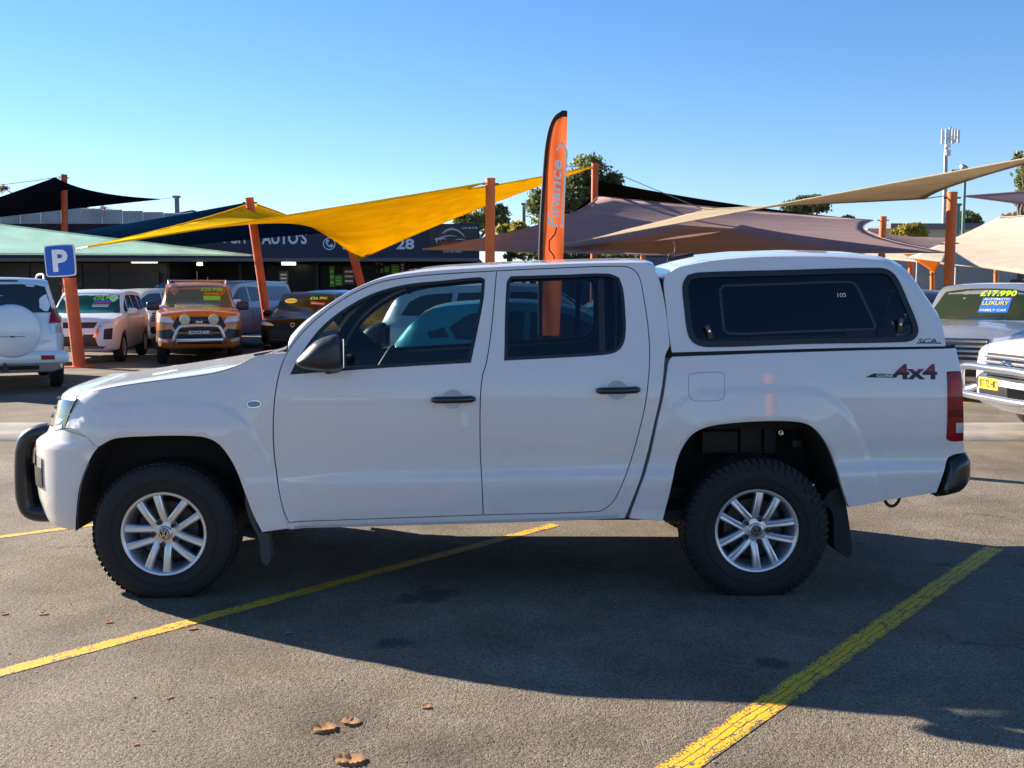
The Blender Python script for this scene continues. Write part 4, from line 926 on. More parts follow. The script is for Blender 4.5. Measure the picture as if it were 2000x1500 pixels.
class Car:
    def __init__(s, name, label, cat, sp, pm, px, d, ang, group=None, anchor=0., scale=1., rim=None):
        s.sp = sp; s.pm = pm; a = R(ang); p = at(px, 700, d); loc = Vector((p.x-math.cos(a)*anchor*scale, p.y-math.sin(a)*anchor*scale, 0))
        s.root = empty(name, loc, a, label, cat, group); s.root.scale = (scale,)*3
        L, W, H = sp['L'], sp['W'], sp['H']; dk = pchip(sp['deck']); rf = pchip(sp['roof']); zbf = pchip(sp['zb']); hwf = pchip(sp['hw'])
        xs = sorted(set([0, .015, .04, .08, .13, .2, .3, L, L-.015, L-.04, L-.09, L-.15, L-.25]+list(np.linspace(.4, L-.35, 34)))); V = []; n = 0
        x0r, x1r = sp['roof'][0][0], sp['roof'][-1][0]
        for x in xs:
            b = float(dk(x)); t = b
            if x0r <= x <= x1r: t = max(b, float(rf(x)))
            h = float(hwf(x))*W/2; zb = float(zbf(x)); k = (t-b)/(H-1.0 if H > 1.2 else .4); k = min(1, max(0, k)); cr = .045*(1-k)+.02
            hi = min(1., max(.25, (b-zb)/.6)); sh = .06*hi
            g1 = h*(sp['lean']+.02*(1-k)); half = [(0, zb), (h*.80, zb), (h*.955, zb+.05*hi), (h*.985, zb+.18*hi), (h*1.0, zb+(b-zb)*.55), (h*.995, b-sh*2.2), (h*.975, b-sh*.8), (h*.935, b-.006)]
            for q in (.34, .67): half.append((h*.925+(g1-h*.925)*q, b+(t-b)*q*.965+.012*(1-k)*q))
            half += [(g1, b+(t-b)*.955+.018*(1-k)), (g1-.05, t-.012*k+.022*(1-k)), (g1*.72, t+cr*.55), (g1*.38, t+cr*.9), (0, t+cr)]
            row = half+[(-y, z) for y, z in half[1:-1][::-1]]; n = len(row); V += [(x, y, z) for y, z in row]
        Fc = []
        for i in range(len(xs)-1):
            for j in range(n): Fc.append((i*n+j, (i+1)*n+j, (i+1)*n+(j+1) % n, i*n+(j+1) % n))
        Fc += [tuple(range(n)), tuple(range((len(xs)-1)*n, len(xs)*n))[::-1]]
        body = mesh_obj('body', V, Fc, pm, None)
        bm = bmesh.new(); bm.from_mesh(body.data); bmesh.ops.recalc_face_normals(bm, faces=bm.faces); bm.to_mesh(body.data); bm.free()
        s.bvh = BVHTree.FromPolygons([Vector(v) for v in V], [list(f) for f in Fc])
        cut = MB(); r = sp['r']*1.16
        for x in (sp['xf'], sp['xr']):
            for y0, y1 in ((-W, -W/2+.30), (W/2-.30, W)): cut.prism(arc(x, sp['r']*.98, r, r, 28), y0, y1)
        co = cut.build('cutter', None); cb = bmesh.new(); cb.from_mesh(co.data); bmesh.ops.recalc_face_normals(cb, faces=cb.faces); cb.to_mesh(co.data); cb.free()
        co.data.materials.append(liner)
        md = body.modifiers.new('arches', 'BOOLEAN'); md.operation = 'DIFFERENCE'; md.object = co; md.solver = 'EXACT'
        dg = bpy.context.evaluated_depsgraph_get(); me = bpy.data.meshes.new_from_object(body.evaluated_get(dg)); bpy.data.objects.remove(body); bpy.data.objects.remove(co)
        if len(me.materials) < 2:
            me.materials.append(liner)
        for p_ in me.polygons: p_.use_smooth = True
        me.set_sharp_from_angle(angle=R(38)); me.name = 'body'
        s.body = bpy.data.objects.new('body', me); COL.objects.link(s.body); s.body.parent = s.root
        rm = rim or alloy
        for x in (sp['xf'], sp['xr']):
            for sg in (-1, 1): bgwheel(s.root, x, sg*(W/2-.01), sp['r'], rm, -sg if sg > 0 else 1)
    def cast(s, view, a, b, off=0.):
        L, W = s.sp['L'], s.sp['W']
        o, d = {'F': ((-2, -a, b), (1, 0, 0)), 'B': ((L+2, a, b), (-1, 0, 0)), 'L': ((a, -3, b), (0, 1, 0)), 'R': ((a, 3, b), (0, -1, 0)), 'T': ((a, b, 5), (0, 0, -1))}[view]
        o = Vector(o); d = Vector(d); h, nrm, i, ds = s.bvh.ray_cast(o, d)
        if h is None: h, nrm, i, ds = s.bvh.find_nearest(o+d*2.0)
        return h-d*off
    def patch(s, name, view, poly, m, off=.006, both=True, parent=None, smooth=False, thick=.015):
        P0 = np.asarray(poly, float)
        res = []
        for sg in ((1, -1) if both else (1,)):
            vw = view; P = P0.copy()
            if both:
                if view in 'FB' and sg < 0: P[:, 0] *= -1
                if view in 'LR' and sg < 0: vw = 'R' if view == 'L' else 'L'
            P = smooth_poly(P, True, .05, 30 if smooth is False else 100); size = np.ptp(P, 0).max(); p2, T, lp = fill2d(P, [], max(.03, size/10))
            V = [s.cast(vw, a, b, off) for a, b in p2]; Fc = [tuple(t) for t in T]; dirv = Vector({'F': (1, 0, 0), 'B': (-1, 0, 0), 'L': (0, 1, 0), 'R': (0, -1, 0), 'T': (0, 0, -1)}[vw])
            n = len(lp[0]); b0 = len(V); e = [s.cast(vw, a, b, off) for a, b in lp[0]]; V += e+[q+dirv*(off+thick) for q in e]
            Fc += [(b0+i, b0+(i+1) % n, b0+n+(i+1) % n, b0+n+i) for i in range(n)]
            o = mesh_obj(name, V, Fc, m, parent or s.root, 35); res.append(o)
        return res
    def text(s, name, view, string, x0, z0, m, h, w=None, off=.014, bold=.02, shear=0., parent=None):
        return lettering(name, string, lambda u, v: s.cast(view, u, v, off), m, parent or s.root, h=h, w=w, bold=bold, shear=shear, x0=x0, z0=z0)
    def greenhouse(s, gm, side_polys, front=None, back=None, sidem=None):
        """windscreen and side panes laid on the body"""
        if front: s.ws = s.patch('windscreen', 'F', front, gm, .005, False)[0]
        if back: s.bw = s.patch('rear_window', 'B', back, sidem or gm, .005, False)[0]
        for p in side_polys: s.patch('side_window', 'L', p, sidem or gm, .005, True)
    def mirrors(s, x, z, m, big=1.):
        W = s.sp['W']/2
        for sg in (-1, 1):
            M = Matrix.Translation((x, sg*(W+.07), z)); mb = MB().box(-.06*big, .06*big, -.11*big, .11*big, -.075*big, .085*big, M, .04)
            mb.tube([(x, sg*(W-.12), z-.05), (x, sg*(W+.02), z-.04)], .03, 8); mb.build('door_mirror', m, s.root, 50)
    def bar(s, pts, r, name, m, n=10): return MB().tube([Vector(p) for p in smooth_poly(pts, False, .04, 120)], r, n).build(name, m, s.root, 60)
    def handles(s, xs, z, m):
        for sg in (-1, 1):
            for x in xs: MB().box(x-.09, x+.09, sg*(s.sp['W']/2)-.012, sg*(s.sp['W']/2)+.02, z-.014, z+.014, None, .01).build('door_handle', m, s.root, 40)
    def seams(s, xs, z0, z1):
        for x in xs: s.patch('door_seam', 'L', [(x-.006, z0), (x+.006, z0), (x+.006, z1), (x-.006, z1)], gapm, .001, True)
def suv_sides(): return [[(1.55, 1.19), (2.12, 1.56), (2.60, 1.60), (2.62, 1.20)], [(2.70, 1.20), (2.68, 1.60), (3.40, 1.58), (3.46, 1.21)], [(3.54, 1.22), (3.48, 1.58), (3.95, 1.54), (4.16, 1.44), (4.28, 1.24)]]
def hatch_sides(): return [[(1.35, 1.02), (1.92, 1.33), (2.38, 1.38), (2.40, 1.04)], [(2.47, 1.04), (2.45, 1.38), (3.05, 1.35), (3.30, 1.20), (3.22, 1.07)]]
def ute_sides(): return [[(1.68, 1.28), (2.16, 1.64), (2.52, 1.69), (2.54, 1.29)], [(2.62, 1.29), (2.60, 1.69), (3.06, 1.67), (3.22, 1.60), (3.28, 1.30)]]
WS_SUV = [(-.74, 1.17), (.74, 1.17), (.62, 1.60), (.3, 1.645), (-.3, 1.645), (-.62, 1.60)]
WS_H = [(-.68, 1.0), (.68, 1.0), (.56, 1.36), (.3, 1.40), (-.3, 1.40), (-.56, 1.36)]
WS_U = [(-.76, 1.26), (.76, 1.26), (.64, 1.69), (.3, 1.74), (-.3, 1.74), (-.64, 1.69)]
GRP = 'used cars parked on the lot'

# white four-wheel drive seen from behind, spare wheel cover on the tail door
pw = paint('car_white', (.78, .79, .80))
PR = dict(SUV, L=4.76, W=1.88, H=1.86, r=.39, deck=[(x, z*1.04) for x, z in SUV['deck'][:-4]]+[(4.5, 1.24), (4.70, 1.22), (4.74, 1.0), (4.76, .8)], roof=[(x, z*1.06) for x, z in SUV['roof'][:-4]]+[(4.25, 1.80), (4.45, 1.74), (4.70, 1.24), (4.76, .9)], zb=SUV['zb'][:-2]+[(4.70, .48), (4.76, .55)])
c = Car('four_wheel_drive', 'white four-wheel drive showing its tail door with round white spare wheel cover', 'car', PR, pw, 8, 16.4, -62, GRP, anchor=4.76)
c.greenhouse(carglass, [[(a, b*1.06) for a, b in p] for p in suv_sides()], None, [(-.70, 1.27), (.74, 1.27), (.64, 1.68), (.4, 1.72), (-.6, 1.70)])
sw_ = MB().lathe([(.0001, -.165), (.24, -.162), (.27, -.150), (.36, -.145), (.405, -.115), (.425, -.05), (.43, .05)], 48, Matrix.Translation((4.80, .12, .98)) @ Matrix.Rotation(math.pi/2, 4, 'Z') ).build('spare_wheel_cover', pw, c.root, 40)
cg = MB(); cg.box(4.955, 4.972, -.06, .30, .90, .908); cg.box(4.960, 4.975, .09, .15, .893, .915); cg.build('cover_groove', gapm, sw_)
c.patch('tail_light', 'B', [(.66, 1.10), (.86, 1.10), (.86, 1.32), (.74, 1.34), (.70, 1.25)], redlens, .02); c.patch('reverse_lamp', 'B', [(.70, .94), (.86, .94), (.86, 1.09), (.68, 1.09)], clearlens, .02)
rbm = MB().box(4.62, 4.90, -.93, .93, .46, .66, None, .06).build('rear_bumper', pw, c.root, 50)
for sg in (-1, 1): MB().box(4.895, 4.906, sg*.62-.10, sg*.62+.10, .53, .60).build('reflector', redlens, rbm)
tb = MB(); tb.box(4.75, 4.98, -.05, .05, .36, .42); tb.tube([(4.95, 0, .42), (4.95, 0, .50)], .02, 8); tb.tube([(4.72, -.5, .40), (4.72, .5, .40)], .03, 8); tb.build('tow_bar', trimblk, c.root)
for sg in (-1, 1): c.bar([(2.2, sg*.66, 1.83), (2.5, sg*.67, 1.89), (3.9, sg*.67, 1.88), (4.2, sg*.66, 1.80)], .018, 'roof_rail', silver_tube)
c.patch('brake_lamp_bar', 'B', [(-.25, 1.76), (.25, 1.76), (.25, 1.785), (-.25, 1.785)], gapm, .01, False)
c.text('window_marking', 'B', 'O', .56, 1.32, st_white, .06, off=.012, bold=.0)

# white compact SUV with green-tinted screen
ASX = dict(SUV, L=4.36, W=1.80, H=1.64, xr=3.50, r=.345, deck=[(x*.93, z*.98) for x, z in SUV['deck']], roof=[(x*.93, z*.955) for x, z in SUV['roof']], zb=[(x*.93, z) for x, z in SUV['zb']], hw=[(x*.93, z) for x, z in SUV['hw']])
c = Car('compact_suv', 'white compact SUV with green windscreen behind the leaning orange post', 'car', ASX, mat('car_pearl', (.74, .76, .78), .35, coat=.3), 146, 23.2, 99, GRP)
c.greenhouse(mat('screen_green', (.012, .085, .045), .12, spec=.3), [[(a*.93, b*.96) for a, b in p] for p in suv_sides()], [(a, b*.955) for a, b in WS_SUV], None, cglass_blue)
c.patch('headlight', 'F', [(.46, .86), (.84, .92), (.86, .98), (.5, .93)], lampm, .01); c.patch('fog_lamp_cluster', 'F', [(.62, .55), (.78, .55), (.80, .80), (.64, .78)], trimblk, .012)
c.patch('grille', 'F', [(-.42, .80), (.42, .80), (.50, .93), (-.50, .93)], trimblk, .008, False); c.patch('lower_intake', 'F', [(-.5, .40), (.5, .40), (.42, .66), (-.42, .66)], trimblk, .008, False)
c.patch('chrome_strip', 'F', [(.40, .60), (.47, .60), (.60, .86), (.53, .88)], chrome, .018); c.patch('skid_plate', 'F', [(-.6, .34), (.6, .34), (.66, .40), (-.66, .40)], chrome, .02, False)
c.patch('number_plate', 'F', [(-.2, .62), (.2, .62), (.2, .72), (-.2, .72)], plate_w, .03, False)
c.mirrors(1.50, 1.14, pw); c.handles((2.35, 3.1), .98, chrome); c.seams((1.35, 2.45, 3.25), .45, 1.08)
c.text('price', 'F', '£20.990', .06, 1.42, lime, .085, .50, bold=.03, shear=.2)
c.patch('price_sticker', 'F', [(.10, 1.36), (.50, 1.36), (.48, 1.41), (.10, 1.41)], st_blue, .012, False); c.patch('price_sticker', 'F', [(.08, 1.31), (.46, 1.31), (.48, 1.36), (.10, 1.36)], st_red, .012, False)
for z in (1.285, 1.255): c.patch('sticker_strip', 'F', [(.08, z), (.44, z), (.45, z+.018), (.09, z+.018)], st_white, .012, False)

# orange pickup with nudge bar, driving lamps and price on the screen
po = paint('car_orange', (.60, .19, .025), .25, .28); 
c = Car('orange_pickup', 'orange pickup truck with silver nudge bar and two round driving lamps', 'pickup truck', UTE, po, 391, 22.9, 107, GRP)
c.greenhouse(mat('screen_olive', (.14, .14, .075), .15, spec=.3), ute_sides(), WS_U, None, carglass)
c.patch('headlight', 'F', [(.52, .93), (.88, .96), (.90, 1.08), (.60, 1.06)], lampm, .012); gr = c.patch('grille', 'F', [(-.56, .86), (-.46, 1.06), (.46, 1.06), (.56, .86), (.44, .72), (-.44, .72)], trimblk, .012, False)[0]
for z in (.80, .90, .98): MB().box(-.03, -.012, -.45, .45, z-.014, z+.014, None, .006).build('grille_bar', mat('bar_grey', (.06, .065, .08), .4), gr)
el = MB().prism(arc(0, .955, .12, .05, 24), 0, .02, Matrix.Translation((-.04, 0, 0)) @ Matrix.Rotation(math.pi/2, 4, 'Z')).build('badge', mat('badge_blue', (.02, .035, .10), .3), gr)
lettering('badge_lettering', 'Ford', lambda u, v: (-.072, -u, v), chrome, el, h=.05, w=.13, x0=-.065, z0=.93, shear=.3)
bmp = c.patch('bumper_insert', 'F', [(.50, .58), (.86, .60), (.90, .76), (.60, .80), (.52, .72)], mat('insert_blue_black', (.018, .024, .035), .4), .014); c.patch('fog_lamp', 'F', [(.64, .50), (.86, .53), (.86, .61), (.68, .57)], lampm, .022)
c.patch('lower_intake', 'F', [(-.46, .46), (.46, .46), (.46, .70), (-.46, .70)], trimblk, .014, False)
for sg in (-1, 1): MB().lathe([(.0001, -.12), (.09, -.115), (.108, -.10), (.112, -.06), (.09, .02), (.03, .05)], 28, Matrix.Translation((-.07, sg*.30, 1.0)) @ Matrix.Rotation(-math.pi/2, 4, 'Z')).build('driving_lamp', mat('lamp_cover_cream', (.62, .58, .42), .3, coat=.6), c.root, 40)
nb_ = [(-.04, -.56, .48), (-.14, -.53, .58), (-.16, -.44, .80), (-.16, -.36, .86), (-.16, .36, .86), (-.16, .44, .80), (-.14, .53, .58), (-.04, .56, .48)]
nbo = c.bar(nb_, .042, 'nudge_bar', silver_tube, 12); MB().box(-.16, -.08, -.50, .50, .52, .60, None, .02).build('nudge_plate', silver_tube, nbo, 40)
pl = MB().box(-.13, -.12, -.27, .27, .68, .77).build('number_plate', mat('plate_dark', (.08, .08, .09), .4), c.root); lettering('plate_lettering', 'IDXZ4IR', lambda u, v: (-.134, -u, v), st_white, pl, h=.07, w=.44, x0=-.22, z0=.69, bold=.02)
c.mirrors(1.62, 1.27, mat('mirror_navy', (.02, .025, .04), .35), 1.25); c.handles((2.45, 3.2), 1.05, chrome)
for sg in (-1, 1): c.bar([(2.1, sg*.64, 1.78), (2.3, sg*.66, 1.86), (3.1, sg*.66, 1.86), (3.3, sg*.64, 1.78)], .018, 'roof_rail', silver_tube)
MB().tube([(2.35, 0, 1.80), (2.40, 0, 2.10)], .008, 6).build('aerial', trimblk, c.root); MB().tube([(2.45, -.66, 1.87), (2.45, .66, 1.87)], .016, 8).build('roof_bar', silver_tube, c.root)
c.patch('crease_shade_strip', 'T', [(.35, .28), (1.25, .34), (1.25, .355), (.35, .295)], mat('crease_shadow', (.20, .055, .01), .5), .002, False); c.patch('crease_shade_strip', 'T', [(.35, -.28), (1.25, -.34), (1.25, -.355), (.35, -.295)], MATS['crease_shadow'], .002, False)  # darker orange strips paint the crease shade onto the smooth bonnet
c.text('price', 'F', '£25.990', .06, 1.62, lime, .085, .50, bold=.03, shear=.2)
c.patch('price_sticker', 'F', [(.12, 1.52), (.50, 1.52), (.50, 1.60), (.12, 1.60)], st_red, .012, False); c.patch('price_sticker', 'F', [(.12, 1.41), (.50, 1.41), (.50, 1.51), (.12, 1.51)], lime, .012, False)
c.text('sticker_text', 'F', 'Turbo Diesel', .14, 1.54, st_yel, .05, .33)
MB().box(2.0, 2.1, -.35, -.10, 1.35, 1.50, None, .03)

# white pickup with grey canopy behind the orange one
UTC = dict(UTE, roof=[(1.3, 1.19), (1.4, 1.23), (2.05, 1.72), (2.25, 1.79), (2.7, 1.82), (3.4, 1.84), (4.6, 1.84), (5.0, 1.78), (5.28, 1.20), (5.3, 1.0)])
pg = paint('car_grey_white', (.50, .52, .56), .2)
c = Car('canopy_pickup', 'white pickup with pale grey canopy parked behind the orange pickup', 'pickup truck', UTC, pg, 330, 27.5, 74, GRP, scale=1.04)
c.greenhouse(mat('screen_mint', (.35, .55, .48), .08, coat=.6), ute_sides(), WS_U, None, carglass); c.patch('canopy_window', 'L', [(3.62, 1.30), (3.55, 1.70), (4.85, 1.70), (5.05, 1.32)], mat('canopy_grey_pane', (.16, .17, .21), .2, coat=.4), .006)
c.patch('headlight', 'F', [(.52, .95), (.88, .98), (.88, 1.08), (.58, 1.04)], lampm, .012); g2 = c.patch('grille', 'F', [(-.5, .80), (.5, .80), (.46, 1.02), (-.46, 1.02)], trimblk, .012, False)[0]
for z in (.84, .90, .96): MB().box(-.03, -.012, -.45, .45, z-.012, z+.012, None, .005).build('grille_bar', chrome, g2)
c.patch('lower_intake', 'F', [(-.5, .48), (.5, .48), (.5, .66), (-.5, .66)], trimblk, .012, False); c.mirrors(1.62, 1.27, pw); c.handles((2.45, 3.2), 1.05, chrome); c.seams((1.5, 2.58, 3.45), .5, 1.2)

# black crossover with price on the screen
pk = mat('car_black', (.008, .008, .009), .3, spec=.3)
c = Car('black_crossover', 'black crossover with orange oval sticker and price on its windscreen', 'car', SUV, pk, 573, 24.6, 90, GRP, scale=.92)
c.greenhouse(mat('screen_brown', (.034, .030, .020), .15, spec=.3), suv_sides(), WS_SUV, None, cglass_blue)
c.patch('headlight', 'F', [(.48, .88), (.84, .90), (.86, 1.0), (.56, .94)], lampm, .012); g3 = c.patch('grille', 'F', [(-.62, .48), (.62, .48), (.56, .80), (-.56, .80)], mat('mesh_black', (.008, .008, .009), .6), .01, False)[0]
for z in (.54, .60, .66, .72): MB().box(-.03, -.012, -.55, .55, z-.010, z+.010, None, .004).build('grille_bar', mat('bar_grey2', (.05, .05, .055), .35), g3)
MB().lathe([(.035, -.02), (.05, -.03), (.062, -.02)], 24, Matrix.Translation((-.01, 0, .90)) @ Matrix.Rotation(-math.pi/2, 4, 'Z')).build('badge', chrome, c.root, 60)
c.patch('fog_lamp', 'F', [(.56, .34), (.84, .40), (.84, .47), (.60, .42)], chrome, .016); c.mirrors(1.55, 1.17, pk); c.seams((1.45, 2.66, 3.5), .45, 1.1)
c.text('price', 'F', '£26.990', .10, 1.53, limey, .08, .46, bold=.03, shear=-.15); c.patch('price_sticker', 'F', [(.14, 1.40), (.54, 1.37), (.54, 1.46), (.14, 1.50)], st_red, .012, False); c.patch('sticker_strip', 'F', [(.17, 1.425), (.50, 1.40), (.50, 1.43), (.17, 1.455)], st_white, .016, False)
ov = c.patch('oval_sticker', 'F', arc(-.40, 1.50, .17, .065, 24), st_yel, .012, False, smooth=True); c.patch('sticker_strip', 'F', [(-.52, 1.50), (-.28, 1.50), (-.27, 1.525), (-.53, 1.525)], st_org, .016, False)
# cars behind and beside it
c = Car('blue_hatchback', 'blue hatchback roof showing behind the black crossover', 'car', HATCH, paint('car_blue', (.05, .20, .42), .3), 568, 28.5, 76, GRP, scale=1.10)
c.greenhouse(cglass_blue, hatch_sides(), WS_H); c.mirrors(1.3, 1.02, paint('car_blue', (.05, .2, .42))); c.patch('headlight', 'F', [(.45, .66), (.76, .70), (.78, .80), (.5, .74)], lampm, .012)
pbr = paint('car_bronze', (.05, .04, .028), .4, .25)
c = Car('bronze_hatchback', 'dark bronze car nosing in beside the black crossover', 'car', HATCH, pbr, 664, 22.2, 70, GRP, scale=1.05)
c.greenhouse(carglass_b, hatch_sides(), WS_H, None, carglass); c.mirrors(1.3, 1.02, pbr); c.patch('headlight', 'F', [(.45, .66), (.76, .70), (.78, .80), (.5, .74)], lampm, .012); c.patch('grille', 'F', [(-.4, .5), (.4, .5), (.36, .66), (-.36, .66)], trimblk, .012, False)
c = Car('grey_hatchback', 'grey hatchback in front of the poster-covered shop window', 'car', HATCH, paint('car_mid_grey', (.16, .16, .16), .4), 745, 29, 60, GRP, scale=1.12)
c.greenhouse(carglass, hatch_sides(), WS_H); c.mirrors(1.3, 1.02, trimblk); c.patch('headlight', 'F', [(.45, .66), (.76, .70), (.78, .80), (.5, .74)], lampm, .012)
# left back row
c = Car('pale_suv', 'pale car with mint-tinted screen and green price behind the compact SUV', 'car', SUV, paint('car_pale', (.60, .63, .64)), 138, 28.5, 62, GRP, scale=.98)
c.greenhouse(mat('screen_mint', (.35, .55, .48), .08, coat=.6), suv_sides(), WS_SUV, None, cglass_blue); c.mirrors(1.5, 1.16, pw); c.patch('price_strip', 'F', [(.10, 1.53), (.54, 1.53), (.54, 1.59), (.10, 1.59)], lime, .012, False); c.patch('price_sticker', 'F', [(.10, 1.45), (.52, 1.45), (.52, 1.51), (.10, 1.51)], st_org, .012, False)
c = Car('blue_wagon', 'dark blue wagon with a large black side window under the dark awning', 'car', dict(SUV, H=1.85, roof=[(x, z*1.08) for x, z in SUV['roof']]), paint('car_navy', (.05, .11, .20), .3), 178, 32, 12, GRP, scale=1.02)
c.greenhouse(carglass, [[(a, b*1.07-.03) for a, b in p] for p in suv_sides()], [(a, b*1.07) for a, b in WS_SUV]); c.mirrors(1.5, 1.18, trimblk); c.seams((2.65, 3.5), .5, 1.1); MB().tube([(3.4, 0, 1.84), (3.42, 0, 2.02)], .012, 6).build('aerial', st_white, c.root)
# seen through the cab windows
pt = paint('car_teal', (.03, .28, .33), .35)
c = Car('teal_hatchback', 'teal hatchback seen through the cab windows of the white pickup', 'car', HATCH, pt, 772, 12.6, 180-4, GRP, anchor=4.05)
c.greenhouse(carglass, hatch_sides()+[[(3.30, 1.09), (3.36, 1.20), (3.55, 1.14), (3.52, 1.08)]], WS_H, [(-.55, 1.05), (.55, 1.05), (.45, 1.34), (-.45, 1.34)]); c.handles((2.25, 3.1), .90, chrome); c.seams((1.3, 2.43, 3.25), .35, .98); c.patch('tail_light', 'B', [(.48, .78), (.80, .80), (.80, .98), (.60, .98)], redlens, .012); c.mirrors(1.32, 1.03, pt)
c.patch('tail_light_side', 'L', [(3.72, .82), (3.98, .84), (3.95, .98), (3.8, .97)], redlens, .012)
c = Car('silver_wagon', 'pale silver car standing behind the teal hatchback', 'car', SUV, paint('car_silver', (.55, .58, .60), .4), 770, 16.9, 172, GRP, anchor=4.6)
c.greenhouse(carglass_g, suv_sides(), WS_SUV, [(-.6, 1.18), (.6, 1.18), (.5, 1.52), (-.5, 1.52)]); c.seams((1.4, 2.66, 3.5), .4, 1.1); c.handles((2.4, 3.3), 1.0, chrome); c.mirrors(1.5, 1.16, pw)
c = Car('pale_blue_hatchback', 'pale blue car seen through the rear door window beside the flag', 'car', HATCH, paint('car_pale_blue', (.35, .48, .55), .3), 1020, 17.5, 30, GRP, scale=1.08)
c.greenhouse(carglass_g, hatch_sides(), WS_H); c.mirrors(1.3, 1.02, pw); c.patch('headlight', 'F', [(.45, .66), (.76, .70), (.78, .80), (.5, .74)], lampm, .012); c.seams((1.3, 2.43, 3.25), .35, .98)
# right-hand side
ps = paint('car_silver_blue', (.42, .44, .47), .5, .25)
KL = dict(SUV, L=4.85, W=1.92, H=1.74)
c = Car('silver_suv', 'silver SUV with chrome slat grille and blue price card on its screen', 'car', KL, ps, 1858, 15.2, 53, GRP)
c.greenhouse(carglass_g, suv_sides(), WS_SUV, None, carglass); g4 = c.patch('grille', 'F', [(-.52, .62), (.52, .62), (.48, .93), (-.48, .93)], trimblk, .012, False)[0]
for z in (.68, .75, .82, .89): MB().box(-.035, -.012, -.48, .48, z-.018, z+.018, None, .008).build('grille_bar', chrome, g4)
c.patch('headlight', 'F', [(.52, .82), (.88, .88), (.90, 1.0), (.56, .94)], lampm, .012); c.patch('fog_lamp', 'F', [(.60, .46), (.84, .50), (.82, .60), (.62, .58)], lampdk, .012); c.patch('lower_intake', 'F', [(-.55, .38), (.55, .38), (.5, .54), (-.5, .54)], trimblk, .012, False)
c.mirrors(1.55, 1.18, ps); c.handles((2.5, 3.3), 1.0, chrome); c.seams((1.45, 2.66, 3.5), .45, 1.1)
c.text('price', 'F', '£17.990', -.06, 1.53, limey, .09, .52, bold=.035); pc = c.patch('price_sticker', 'F', [(.0, 1.28), (.42, 1.28), (.42, 1.51), (.0, 1.51)], st_blue, .012, False)[0]
c.text('sticker_text', 'F', 'AUTOMATIC', .02, 1.47, st_white, .03, .38, off=.018, parent=pc); c.text('sticker_text', 'F', 'LUXURY', .02, 1.395, st_yel, .06, .38, off=.018, parent=pc); c.text('sticker_text', 'F', 'FAMILY CAR', .02, 1.30, st_white, .035, .38, off=.018, parent=pc)
c = Car('white_suv', 'white car with silver nudge bar and yellow number plate at the yard edge', 'car', dict(SUV, L=4.9, W=1.90, H=1.78), pw, 1974, 11.3, 5, GRP)
c.greenhouse(carglass, suv_sides(), WS_SUV); g5 = c.patch('grille', 'F', [(-.44, .66), (.44, .66), (.54, .92), (-.54, .92)], lampdk, .012, False)[0]
for z in (.70, .76, .82, .88): MB().box(-.04, -.012, -.46, .46, z-.016, z+.016, None, .008).build('grille_bar', silver_tube, g5)
MB().lathe([(.05, -.03), (.065, -.045), (.08, -.03)], 24, Matrix.Translation((-.03, 0, .80)) @ Matrix.Rotation(-math.pi/2, 4, 'Z') @ Matrix.Diagonal((1.3, 1, .75, 1))).build('badge', chrome, g5, 60)
lettering('badge_lettering', 'H', lambda u, v: (-.085, -u, v), chrome, g5, h=.07, w=.08, x0=-.04, z0=.765, bold=.02, shear=.35)
c.patch('headlight', 'F', [(.56, .84), (.86, .92), (.88, 1.02), (.62, .98)], lampm, .012); c.patch('lower_intake', 'F', [(-.6, .38), (.6, .38), (.6, .56), (-.6, .56)], trimblk, .012, False)
c.bar([(.10, -.90, .50), (-.10, -.84, .46), (-.20, -.6, .45), (-.22, 0, .45), (-.20, .6, .45), (-.10, .84, .46), (.10, .90, .50)], .04, 'lower_bar', silver_tube); c.bar([(-.08, -.86, .47), (-.16, -.72, .70), (-.18, -.6, .76), (-.2, .0, .77), (-.18, .6, .76), (-.16, .72, .70), (-.08, .86, .47)], .04, 'nudge_bar', silver_tube)
pl = MB().box(-.245, -.235, -.19, .19, .55, .67).build('number_plate', plate_y, c.root); lettering('plate_lettering', 'BT 72 HK', lambda u, v: (-.249, -u, v), ink, pl, h=.08, w=.33, x0=-.165, z0=.57, bold=.01)
c.mirrors(1.55, 1.18, pw)
c = Car('dark_hatchback', 'dark blue-black car half hidden behind the canopy and the silver SUV', 'car', HATCH, paint('car_ink', (.03, .035, .05), .3), 1806, 27, 75, GRP, scale=1.1)
c.greenhouse(carglass, hatch_sides(), WS_H); c.mirrors(1.3, 1.02, trimblk)
c = Car('white_wagon', 'white car with blue windows and a black roof box behind the silver SUV', 'car', SUV, pw, 1900, 33, 30, GRP, scale=1.0)
c.greenhouse(cglass_blue, suv_sides(), WS_SUV); c.mirrors(1.5, 1.16, pw); MB().box(2.3, 3.9, -.55, .45, 1.80, 2.02, None, .06).build('roof_box', trimblk, c.root, 40); MB().tube([(2.6, -.6, 1.79), (2.6, .6, 1.79)], .02, 6).build('roof_bar', trimblk, c.root)
c = Car('black_wagon', 'black wagon with grey roof rails behind the price card of the silver SUV', 'car', SUV, paint('car_black2', (.02, .02, .024), .2), 1965, 29, 70, GRP, scale=1.0)
c.greenhouse(carglass, suv_sides(), WS_SUV); c.mirrors(1.5, 1.16, trimblk)
for sg in (-1, 1): c.bar([(2.2, sg*.62, 1.70), (2.5, sg*.63, 1.77), (3.8, sg*.63, 1.75), (4.1, sg*.62, 1.66)], .02, 'roof_rail', silver_tube)

